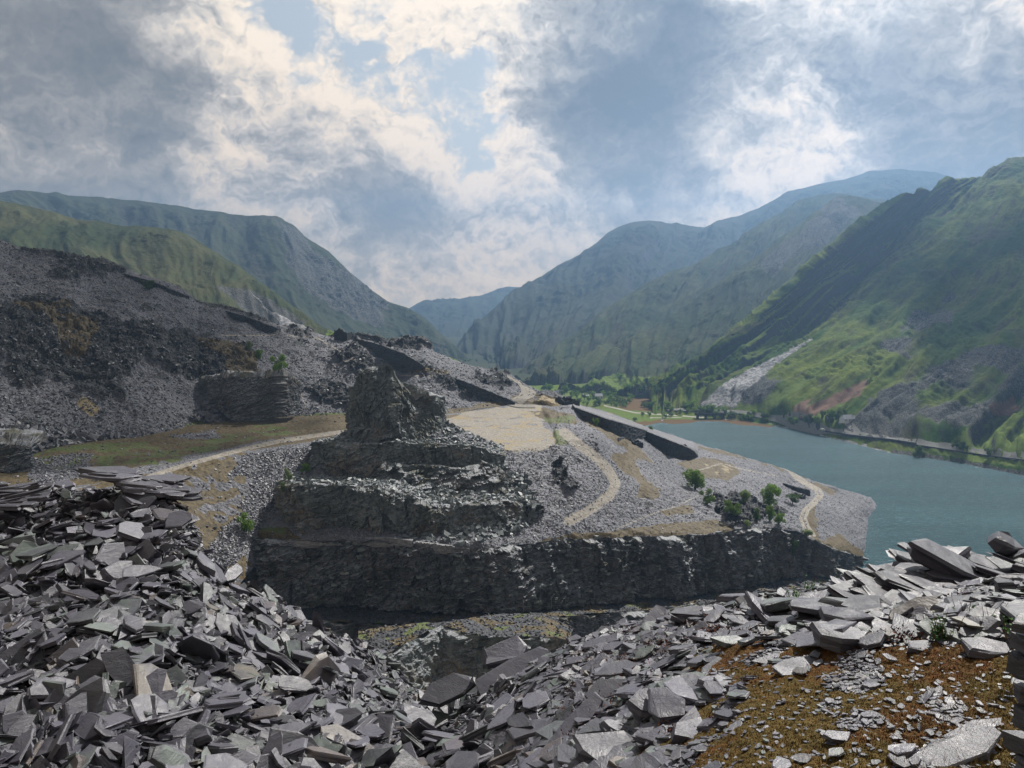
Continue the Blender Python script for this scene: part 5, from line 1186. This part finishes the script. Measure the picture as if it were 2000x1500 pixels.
# stacked pile on the right
for k in range(64):
    u_ = k / 63; row = k % 8
    px = 1680 + 340 * gg.random(); topy = np.interp(px, [1680, 1760, 1850, 1950, 2010], [1135, 1105, 1075, 1050, 1040]); py = topy + (1215 - topy) * gg.random() ** .9 + 6
    Y = 8.6 - 2.6 * (py - 1050) / 170 + gg.normal() * .15
    placed(px, py, Y, gg.uniform(.35, .95), gg.uniform(.025, .08), gg.uniform(.4, .7), gg.uniform(4, 30), gg.uniform(-8, 14), gg.normal() * 18, 900 + k, 'slate_slab', 'thick dark slab in the jumbled stack above the plants on the right', group='slabs of the right hand stack', tint=(gg.uniform(.05, .7), gg.uniform(0, .9), .3))
for k, (px, py, Y, L, T, roll, pit, yaw, lb) in enumerate([(1868, 1110, 7.3, 1.25, .16, 30, 14, -6, 'longest slab of the right stack, sloping down to the right'), (1830, 1092, 7.8, .75, .13, -10, 4, 8, 'block with a flat pale top at the upper left of the right stack'), (1795, 1140, 7.0, 1.0, .10, 20, 4, -4, 'long dark slab in the middle of the right stack'), (1815, 1160, 6.7, 1.1, .09, 18, 2, -6, 'slab directly under the long dark one in the right stack'),
        (1730, 1175, 6.8, .75, .13, 16, 6, -8, 'wedge shaped slab at the lower left of the right stack'), (1740, 1205, 6.3, .62, .14, 14, 10, 0, 'block at the foot of the right stack facing the moss'), (1910, 1180, 6.4, 1.1, .10, 6, 2, 0, 'level slab roofing the dark gap behind the plants'), (1960, 1062, 8.4, .7, .16, 40, 20, 40, 'pointed block on top of the right stack'),
        (1960, 1150, 6.9, .6, .06, -28, 20, 10, 'light slab leaning on the right side of the stack'), (1780, 1190, 6.4, .8, .14, 10, 12, 6, 'rounded reddish block beside the dark gap')]):
    placed(px, py, Y, L, T, .5, roll, pit, yaw, 1200 + k, 'slate_slab', lb, tint=(.2 if 'dark' in lb else .8 if ('pale' in lb or 'light' in lb) else .4, .3, .3))
# stacks on the left crest
for k in range(26):
    px = gg.uniform(195, 372); t_ = gg.random(); py = np.interp(px, [190, 260, 372], [918, 922, 945]) + t_ * np.interp(px, [190, 260, 372], [10, 26, 40])
    placed(px, py, 14.9 - t_ * .6, gg.uniform(.6, 1.3), gg.uniform(.05, .12), gg.uniform(.4, .6), gg.uniform(2, 16), gg.uniform(-6, 6), gg.normal() * 12, 1400 + k, 'slate_slab', 'flat slab of the layered stack on the crest of the left heap', group='slabs stacked on the left crest', tint=(gg.uniform(.1, .8), gg.random() * .8, .3))
for k in range(24):
    px = gg.uniform(-30, 78); t_ = gg.random(); py = 946 + t_ * 44
    placed(px, py, 14.6 - t_ * .8, gg.uniform(.5, 1.1), gg.uniform(.05, .09), .5, gg.uniform(-12, 2), gg.uniform(-6, 6), gg.normal() * 12, 1500 + k, 'slate_slab', 'thin slab layered at the far left end of the crest', group='slabs layered at the far left', tint=(gg.uniform(.05, .5), gg.random() * .8, .3))
# stone pillar at the right edge
pil = empty('stone_pillar', tuple(P(2000, 1480, 2.75)), 0, category='stone pillar', label='dark pillar of stacked slate blocks cut by the right edge')
for k, (px, py, L, T) in enumerate([(2010, 1492, .22, .06), (2005, 1455, .19, .07), (1998, 1400, .155, .075), (1996, 1350, .15, .07), (1990, 1300, .145, .075), (1994, 1255, .14, .06), (1998, 1222, .16, .045)]):
    o = placed(px + 14, py, 2.75 + .02 * (k % 2), L, T, .8, gg.uniform(-4, 4), gg.uniform(-4, 4), gg.uniform(-30, 30), 1600 + k, 'block', '', tint=(.18, .75, .2)); o.parent = pil; o.location = o.location - pil.location
    del o['category']; del o['label']

# largest loose slabs as objects, the rest as one mass
PER.sort(key=lambda t: -t[0])
NBIG = 150
regs = [(0, 420, 0, 1120, 'loose grey slab on the upper left heap under the crest', 'slabs on the upper left heap'), (0, 420, 1120, 1330, 'loose slate slab on the middle of the left heap', 'slabs on the middle left heap'), (0, 420, 1330, 1600, 'loose slate slab in the lower left corner of the heap', 'slabs in the lower left corner'),
        (420, 880, 0, 1330, 'loose slab on the right flank of the left heap', 'slabs on the right flank of the left heap'), (420, 880, 1330, 1600, 'loose slab at the bottom between the two heaps', 'slabs between the heaps'),
        (880, 1300, 0, 1600, 'loose slab on the left slope of the right hand pile', 'slabs on the left slope of the right pile'), (1300, 2100, 0, 1600, 'loose slab on the top of the right hand pile near the moss', 'slabs near the moss')]
for k, (sz, x, y, pr) in enumerate(PER[:NBIG]):
    V, f, lt, t = pr; c0 = V.mean(0)
    lab = next((r for r in regs if r[0] - 400 * (r[0] == 0) <= x <= r[1] + 0 * r[1] and r[2] <= y <= r[3] + 200), regs[-1])
    o = link('slate_slab', new_mesh('slate_slab', V - c0, f, lt, MAT['slab'], {'tintc': np.broadcast_to(t, (len(V), 3))}), category='slate slab', label=lab[4], group=lab[5]); o.location = tuple(c0)
V, f, lt, t = join_slabs([p[3] for p in PER[NBIG:]])
link('slate_waste', new_mesh('slate_waste', V, f, lt, MAT['slab'], {'tintc': t}), kind='stuff', category='slate waste', label='mass of smaller broken slate covering both foreground piles')
print('slabs', time.time() - T0)

# ---- moss
vi0 = icf + 115; ju = np.nonzero((pxF[icf + 200] > 1150))[0][0]
Gs = FG[icf + 90:, ju:]; nv, nu = Gs.shape[:2]
def up2(G):
    for ax in (0, 1):
        n = G.shape[ax]; a = np.linspace(0, n - 1, n * 2 - 1); i = np.floor(a).astype(int); i2 = np.minimum(i + 1, n - 1); fr = (a - i)
        G = np.take(G, i, ax) * (1 - fr.reshape([-1 if k == ax else 1 for k in range(3)])) + np.take(G, i2, ax) * fr.reshape([-1 if k == ax else 1 for k in range(3)])
    return G
Gs = up2(Gs); pxs, pys = proj(Gs)
mz = sstep(1250, 1400, pxs + (pys - 1350) * .55 + 70 * perlin(Gs / .6 + 50) + 40 * perlin(Gs / .2 + 50)) * sstep(1225, 1290, pys + 25 * perlin(Gs / .5 + 5))
cov = mz * 1.12 - 1.15 * sstep(.02, .38, perlin(Gs / .8 + 21) * .7 + perlin(Gs / .25 + 4) * .4) - .25 * in_poly(pxs, pys, [(1500, 1330), (1850, 1330), (1860, 1500), (1400, 1540), (1600, 1420)])
cov = np.clip(cov + .18 * perlin(Gs / .09), -1, 1)
hgt = -.05 + .075 * sstep(-.05, .45, cov) + .012 * perlin(Gs / .05) + .006 * perlin(Gs / .018)
Gm = Gs + np.array([0, 0, 1]) * hgt[..., None]
keepq = (hgt[:-1, :-1] > -.03)
f = grid_faces(*Gm.shape[:2])[keepq.ravel()]
link('moss', new_mesh('moss', Gm.reshape(-1, 3), f, np.full(len(f), 4), MAT['moss'], {}, True), kind='stuff', category='moss', label='orange, olive and dark red moss spreading over the terrace on the right')
# fine sprigs standing out of the moss
n = 60000
pos, N_, i, j = sample_grid(Gm, n, g, (hgt > -.012) * 1.0)
d = g.normal(size=(n, 3)) * .5 + np.array([0, 0, 1]); d /= np.linalg.norm(d, axis=1, keepdims=True)
x, y, d = frames(d, g.uniform(0, 6.28, n)); s = g.uniform(.003, .008, n)[:, None]
q = np.stack([pos - x * s * .35, pos + x * s * .35, pos + d * s * 1.6], 1)
link('moss', new_mesh('moss_sprigs', q.reshape(-1, 3), np.arange(n * 3), np.full(n, 3), MAT['moss']), kind='stuff', category='moss', label='tiny upright sprigs over the moss carpet')
# small red stonecrop tufts among the slabs of the right pile
red = mat_plain('stonecrop_red', (.16, .035, .02), .8, (.10, .05, .02), 20, .2, .5)
VV = []; pos, N_, i, j = fg_sample(260, rightw * sstep(1050, 1250, pxF) * (perlin(FG / 1.2 + 70) > .05))
for p in pos:
    m_ = int(g.uniform(25, 70)); o_ = g.normal(size=(m_, 3)) * np.array([.06, .06, .012]) + p + np.array([0, 0, .035]); dd = g.normal(size=(m_, 3)) * .6 + np.array([0, 0, 1])
    x, y, dd = frames(dd, g.uniform(0, 6.28, m_)); s = g.uniform(.008, .02, m_)[:, None]
    VV.append(np.stack([o_ - x * s * .5, o_ + x * s * .5, o_ + dd * s * 1.5], 1).reshape(-1, 3))
VV = np.concatenate(VV); link('moss', new_mesh('stonecrop', VV, np.arange(len(VV)), np.full(len(VV) // 3, 3), red), kind='stuff', category='stonecrop', label='dark red stonecrop in the gaps of the right pile')

# ---- plants
leafm = mat_leaf('nettle_leaf', (.03, .10, .02), (.09, .22, .05)); stemm = mat_plain('dry_stem', (.16, .10, .05), .8)
def plant(px, py, Y, h, ns, nl, label, ls=.028, name='plant', dry=0):
    c = P(px, py, Y); r = empty(name, tuple(c), 0, category='plant', label=label); gp = np.random.default_rng(int(px))
    SV, SF, o_, LQ = [], [], 0, []
    for k in range(ns + dry):
        a = gp.uniform(0, 6.28); ln = gp.uniform(.6, 1.1) * h * (1.5 if k >= ns else 1); tip = np.array([math.cos(a) * .35 * ln, math.sin(a) * .35 * ln, ln]); b0 = gp.normal(size=3) * np.array([.25, .2, 0]) * h
        pts = [b0 + tip * t_ + np.array([0, 0, -.3 * h * .0]) for t_ in (-.25, .35, .7, 1)]; pts[3][2] -= .05 * ln
        G = tube(pts, np.array([.004, .0035, .0025, .001]) * (1 if k < ns else .8), 5); SV.append(G.reshape(-1, 3)); SF.append(grid_faces(*G.shape[:2], True) + o_); o_ += G.shape[0] * 5
        if k < ns:
            m_ = nl; tt = gp.uniform(.15, 1.0, m_); pc = b0 + tip[None] * tt[:, None]
            dr = gp.normal(size=(m_, 3)); dr[:, 2] = np.abs(dr[:, 2]) * .4 + .1; dr /= np.linalg.norm(dr, axis=1, keepdims=True)
            nn = gp.normal(size=(m_, 3)) * .4 + np.array([0, 0, 1]); sd_ = np.cross(dr, nn); sd_ /= np.linalg.norm(sd_, axis=1, keepdims=True); s = (ls * gp.uniform(.6, 1.2, m_) * (1.2 - .5 * tt))[:, None]
            LQ.append(np.stack([pc, pc + dr * s * .45 + sd_ * s * .38, pc + dr * s * 1.15 - nn * s * .15, pc + dr * s * .45 - sd_ * s * .38], 1).reshape(-1, 3))
    f = np.concatenate(SF); link('stem', new_mesh('stem', np.concatenate(SV), f, np.full(len(f), 4), stemm), r)
    V = np.concatenate(LQ); link('leaves', new_mesh('leaves', V, np.arange(len(V)), np.full(len(V) // 4, 4), leafm, {'tint': np.repeat(gp.random(len(V) // 4), 4)}), r)
plant(1840, 1252, 4.95, .16, 9, 26, 'leafy green nettle clump in front of the dark gap, the left one', dry=4)
plant(1925, 1240, 5.0, .18, 8, 26, 'leafy green nettle clump near the stone pillar', dry=4)
plant(1885, 1228, 5.15, .14, 5, 16, 'sparser nettle between the two leafy clumps', dry=6)
plant(1972, 1240, 4.4, .10, 4, 14, 'small sprig of green leaves beside the pillar')
plant(1548, 1172, 8.2, .14, 5, 16, 'small green plant among slabs left of the stacked pile')
plant(1575, 1160, 8.8, .20, 5, 16, 'taller green sprig at the back of the right pile', dry=1)
plant(1608, 1150, 9.4, .10, 4, 14, 'tiny green plant just left of the pale plate')
plant(1632, 1146, 9.6, .16, 5, 16, 'green sprig touching the pale plate of the stacked pile')
# dry grass in the lower right
gr = mat_plain('dry_grass', (.30, .22, .10), .8, (.20, .15, .06), 5)
VV = []
for (cx_, cy_, Y_, m_) in [(1840, 1500, 3.4, 40), (1890, 1500, 3.35, 50), (1780, 1505, 3.4, 25), (1950, 1420, 3.7, 60), (1900, 1380, 4.0, 60), (1830, 1400, 3.95, 60), (1760, 1395, 4.0, 60), (1940, 1340, 4.1, 60), (1860, 1350, 4.2, 60)]:
    b = P(cx_, cy_, Y_) + g.normal(size=(m_, 3)) * np.array([.10, .07, 0]); hh = (.02 + .03 * g.random(m_) + (.05 * (cy_ > 1480)) * g.random(m_))[:, None]
    d = g.normal(size=(m_, 3)) * .45 + np.array([0, 0, 1]); x, y, d = frames(d, g.uniform(0, 6.28, m_))
    VV.append(np.stack([b - x * .0012 - [0, 0, .01], b + x * .0012 - [0, 0, .01], b + d * hh], 1).reshape(-1, 3))
VV = np.concatenate(VV); link('dry_grass', new_mesh('dry_grass', VV, np.arange(len(VV)), np.full(len(VV) // 3, 3), gr), kind='stuff', category='grass', label='short dry grass blades on the terrace')
print('foreground', time.time() - T0)

# ============================================================ LIGHT, SKY, RENDER
SUN_EL, SUN_AZ = 47.0, 34.0   # azimuth to the right of the view direction (+Y)
sd = bpy.data.lights.new('sun', 'SUN'); so = bpy.data.objects.new('sun', sd); COL.objects.link(so)
sd.energy = 5.0; sd.angle = math.radians(.6); sd.color = (1, .96, .89)
e, a = math.radians(SUN_EL), math.radians(SUN_AZ)
sdir = Vector((math.cos(e) * math.sin(a), math.cos(e) * math.cos(a), math.sin(e)))
so.rotation_euler = (-sdir).to_track_quat('-Z', 'Y').to_euler()
so.location = (0, 0, 400)

w = bpy.data.worlds.new('World'); S.world = w; w.use_nodes = True
nt = w.node_tree; nt.nodes.clear()
class W_(M):
    def __init__(s): s.t = nt
m = W_()
out = m.n('ShaderNodeOutputWorld'); bg = m.n('ShaderNodeBackground'); m.l(bg.outputs[0], out.inputs[0]); bg.inputs[1].default_value = .1
sky = m.n('ShaderNodeTexSky', sky_type='NISHITA'); sky.sun_disc = False; sky.sun_elevation = e; sky.sun_rotation = a; sky.altitude = 300; sky.dust_density = 1.5
tc = m.n('ShaderNodeTexCoord'); dirv = tc.outputs['Generated']
def vm_(op, a, b=None, c=None):
    nd = m.n('ShaderNodeVectorMath', operation=op)
    for s_, v_ in zip(nd.inputs, (a, b, c)):
        if v_ is not None: m.put(s_, v_)
    return nd.outputs['Value'] if op in ('DISTANCE', 'DOT_PRODUCT', 'LENGTH') else nd.outputs[0]
def scl(v, k):
    nd = m.n('ShaderNodeVectorMath', operation='SCALE'); m.put(nd.inputs[0], v); m.put(nd.inputs['Scale'], k); return nd.outputs[0]
D_ = vm_('NORMALIZE', dirv)
x, y, z = m.sep(D_)
def comb(a, b, c=0.0):
    nd = m.n('ShaderNodeCombineXYZ'); m.put(nd.inputs[0], a); m.put(nd.inputs[1], b); m.put(nd.inputs[2], c); return nd.outputs[0]
zc = m.math('MAXIMUM', z, 0.0)
inv = m.math('DIVIDE', 1.0, m.math('ADD', zc, .95))
Q = comb(m.math('MULTIPLY', x, inv), m.math('MULTIPLY', y, inv), m.math('MULTIPLY', zc, 1.25))
def dirof(px, py):
    p = P(px, py, 1000.0) - np.array([0, 0, H]); return p / np.linalg.norm(p)
wn = m.n('ShaderNodeTexNoise'); wn.inputs['Scale'].default_value = 5.0; wn.inputs['Detail'].default_value = 5; wn.inputs['Roughness'].default_value = .62; m.l(D_, wn.inputs['Vector'])
WV = vm_('MULTIPLY_ADD', wn.outputs['Color'], (.30, .30, .30), vm_('ADD', D_, (-.15, -.15, -.15)))
# big cloud masses and gaps: (photo point, radius, thickness)
BL = [(1230, 90, 230, .50), (1190, 230, 180, .62), (1320, 280, 170, .50), (1130, 180, 120, .2), (40, 30, 290, .40), (50, 330, 220, .36), (250, 130, 130, .30), (310, 260, 110, .30), (300, 370, 100, .28), (440, 60, 90, -.1), (1930, 190, 230, .60), (1720, 50, 190, .22), (1790, 330, 120, .2), (840, 440, 120, .34), (700, 440, 110, .22), (740, 330, 80, .2), (900, 40, 90, .15),
      (530, 60, 80, -.50), (600, 150, 70, -.34), (700, 60, 90, -.26), (760, 120, 80, -.30), (900, 225, 70, -.28), (920, 300, 50, -.25), (960, 150, 50, -.1), (1440, 375, 50, -.40), (780, 575, 90, -.3), (620, 520, 80, .15), (980, 520, 100, -.12), (1345, 190, 90, -.20), (880, 130, 60, -.25), (495, 190, 60, -.3)]
lay = None
for px_, py_, r_, k_ in BL:
    g_ = m.rng(vm_('DISTANCE', WV, tuple(dirof(px_, py_))), 0, r_ / 1500 * 1.3, k_, 0)
    lay = g_ if lay is None else m.math('ADD', lay, g_)
def shape(off):
    q = vm_('ADD', Q, off)
    a1 = m.noise(3.0, 9, .58, vec=q)
    b1 = m.n('ShaderNodeTexVoronoi', feature='F1'); b1.inputs['Scale'].default_value = 7.0; b1.inputs['Detail'].default_value = 3; b1.inputs['Roughness'].default_value = .62; b1.inputs['Lacunarity'].default_value = 2.3; b1.normalize = True
    m.l(vm_('ADD', q, scl(vm_('ADD', wn.outputs['Color'], (-.5, -.5, -.5)), .35)), b1.inputs['Vector'])
    return m.math('ADD', m.math('MULTIPLY', a1, 1.9), m.math('MULTIPLY', m.math('SUBTRACT', .5, b1.outputs['Distance']), 1.35))
s0 = shape((3.1, 1.7, 0)); s1 = shape((3.1 +   .006, 1.7 - .010, .022))
den = m.math('ADD', m.math('SUBTRACT', s0, .20), lay)
lit = m.math('SUBTRACT', s0, s1)             # brighter where the cloud thins towards the sun
cov = m.rng(den, .60, .86)
th = m.rng(den, .70, 2.05, 0, 1, False)
th2 = m.math('SUBTRACT', th, m.math('MULTIPLY', lit, m.math('SUBTRACT', 2.0, m.math('MULTIPLY', th, 1.2))))
br = m.ramp(th2, [(.0, lin(252, 244, 232)), (.16, lin(234, 228, 219)), (.30, lin(200, 200, 200)), (.46, lin(164, 164, 165)), (.7, lin(124, 125, 128)), (1, lin(92, 94, 98))])
skc = m.mix(.6, scl(sky.outputs[0], 1.0), (4.4, 5.0, 5.6, 1))
skc = m.mix(m.rng(z, .0, .30, .75, .0), skc, (5.4, 6.1, 6.9, 1))
allc = m.mix(cov, skc, scl(br, 9.1))
allc = m.mix(m.rng(z, .0, .16, .25, .0), allc, (5.0, 5.4, 5.6, 1))
allc = vm_('MULTIPLY', allc, m.mix(m.rng(z, .0, .34, 0, 1, False), (1.14, .90, .67, 1), (1.12, 1.01, .88, 1)))
# sky dimmed behind the view and overhead, to cut fill and deepen shadows
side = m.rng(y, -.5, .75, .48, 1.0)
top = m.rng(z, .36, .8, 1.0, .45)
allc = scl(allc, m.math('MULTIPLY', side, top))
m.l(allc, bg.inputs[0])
w.cycles.sampling_method = 'MANUAL'; w.cycles.sample_map_resolution = 512

# unseen clouds added above the frame, placed to shade chosen ground
def cloud(cx, cy, rx, ry, seed, z=1050, dens=.75):
    th_ = np.linspace(0, math.pi, 40)[:, None]; ph = np.linspace(0, 2 * math.pi, 81)[None, :-1]
    n = np.stack(np.broadcast_arrays(np.sin(th_) * np.cos(ph), np.sin(th_) * np.sin(ph), np.cos(th_)), -1)
    r = 1 + .35 * fbm(n * 2.2 + seed, 5, .55)
    G = n * r[..., None] * np.array([rx, ry, 90]); G[..., 2] = np.maximum(G[..., 2], -30); G += np.array([cx, cy, z])
    link('cloud', grid_mesh('cloud', G, MCL, {}, wrap=True), kind='stuff')
mc = M('shade_cloud'); mc.fin(c4(.8, .8, .8), 1, None, 0); tr = mc.n('ShaderNodeBsdfTransparent'); tl = mc.n('ShaderNodeBsdfTranslucent'); tl.inputs[0].default_value = c4(.8, .8, .8)
m1_ = mc.n('ShaderNodeMixShader'); m1_.inputs[0].default_value = .5; mc.l(mc.b.outputs[0], m1_.inputs[1]); mc.l(tl.outputs[0], m1_.inputs[2])
m2_ = mc.n('ShaderNodeMixShader'); mc.l(mc.rng(mc.noise(.006, 6, .65), .38, .58, .05, .62), m2_.inputs[0]); mc.l(tr.outputs[0], m2_.inputs[1]); mc.l(m1_.outputs[0], m2_.inputs[2]); mc.l(m2_.outputs[0], mc.out.inputs['Surface'])
MCL = mc.m
def shade(px, py, Y, z, rx, ry, seed):
    p = P(px, py, Y); k = (1050 - z) / math.tan(e)
    cloud(p[0] + k * math.sin(a), p[1] + k * math.cos(a), rx, ry, seed)
shade(2060, 680, 830, 95, 130, 160, 1.0)
shade(1840, 500, 1180, 230, 130, 90, 8.0)
shade(110, 720, 360, 115, 150, 90, 2.0)

# air
x0, x1, y0, y1, z0, z1 = -3600, 3600, -300, 5100, -4, 770
V = [(x, y, z) for z in (z0, z1) for y in (y0, y1) for x in (x0, x1)]
Fc = [0, 2, 3, 1, 4, 5, 7, 6, 0, 1, 5, 4, 2, 6, 7, 3, 0, 4, 6, 2, 1, 3, 7, 5]
hm = bpy.data.materials.new('haze_air'); hm.use_nodes = True; ht = hm.node_tree; ht.nodes.clear()
ho = ht.nodes.new('ShaderNodeOutputMaterial'); hv = ht.nodes.new('ShaderNodeVolumePrincipled'); ht.links.new(hv.outputs[0], ho.inputs['Volume'])
hv.inputs['Color'].default_value = (.34, .60, 1, 1); hv.inputs['Density'].default_value = 1.75e-4; hv.inputs['Anisotropy'].default_value = .55
link('haze', new_mesh('haze', V, Fc, [4] * 6, hm), kind='stuff')
for o in bpy.data.objects:
    if o.parent is None and 'category' in o.keys() and 'kind' not in o.keys(): o['kind'] = 'thing'

S.view_settings.view_transform = 'Standard'; S.view_settings.look = 'None'; S.view_settings.exposure = .32; S.view_settings.gamma = 1; S.view_settings.use_curve_mapping = False
c = S.cycles; c.use_denoising = True; c.max_bounces = 5; c.diffuse_bounces = 2; c.glossy_bounces = 2; c.transparent_max_bounces = 12; c.volume_bounces = 0; c.transmission_bounces = 2; c.use_adaptive_sampling = True; c.adaptive_threshold = .02
try: c.denoiser = 'OPENIMAGEDENOISE'
except Exception: pass
c.caustics_reflective = False; c.caustics_refractive = False; c.sample_clamp_indirect = 4
print('done', time.time() - T0)
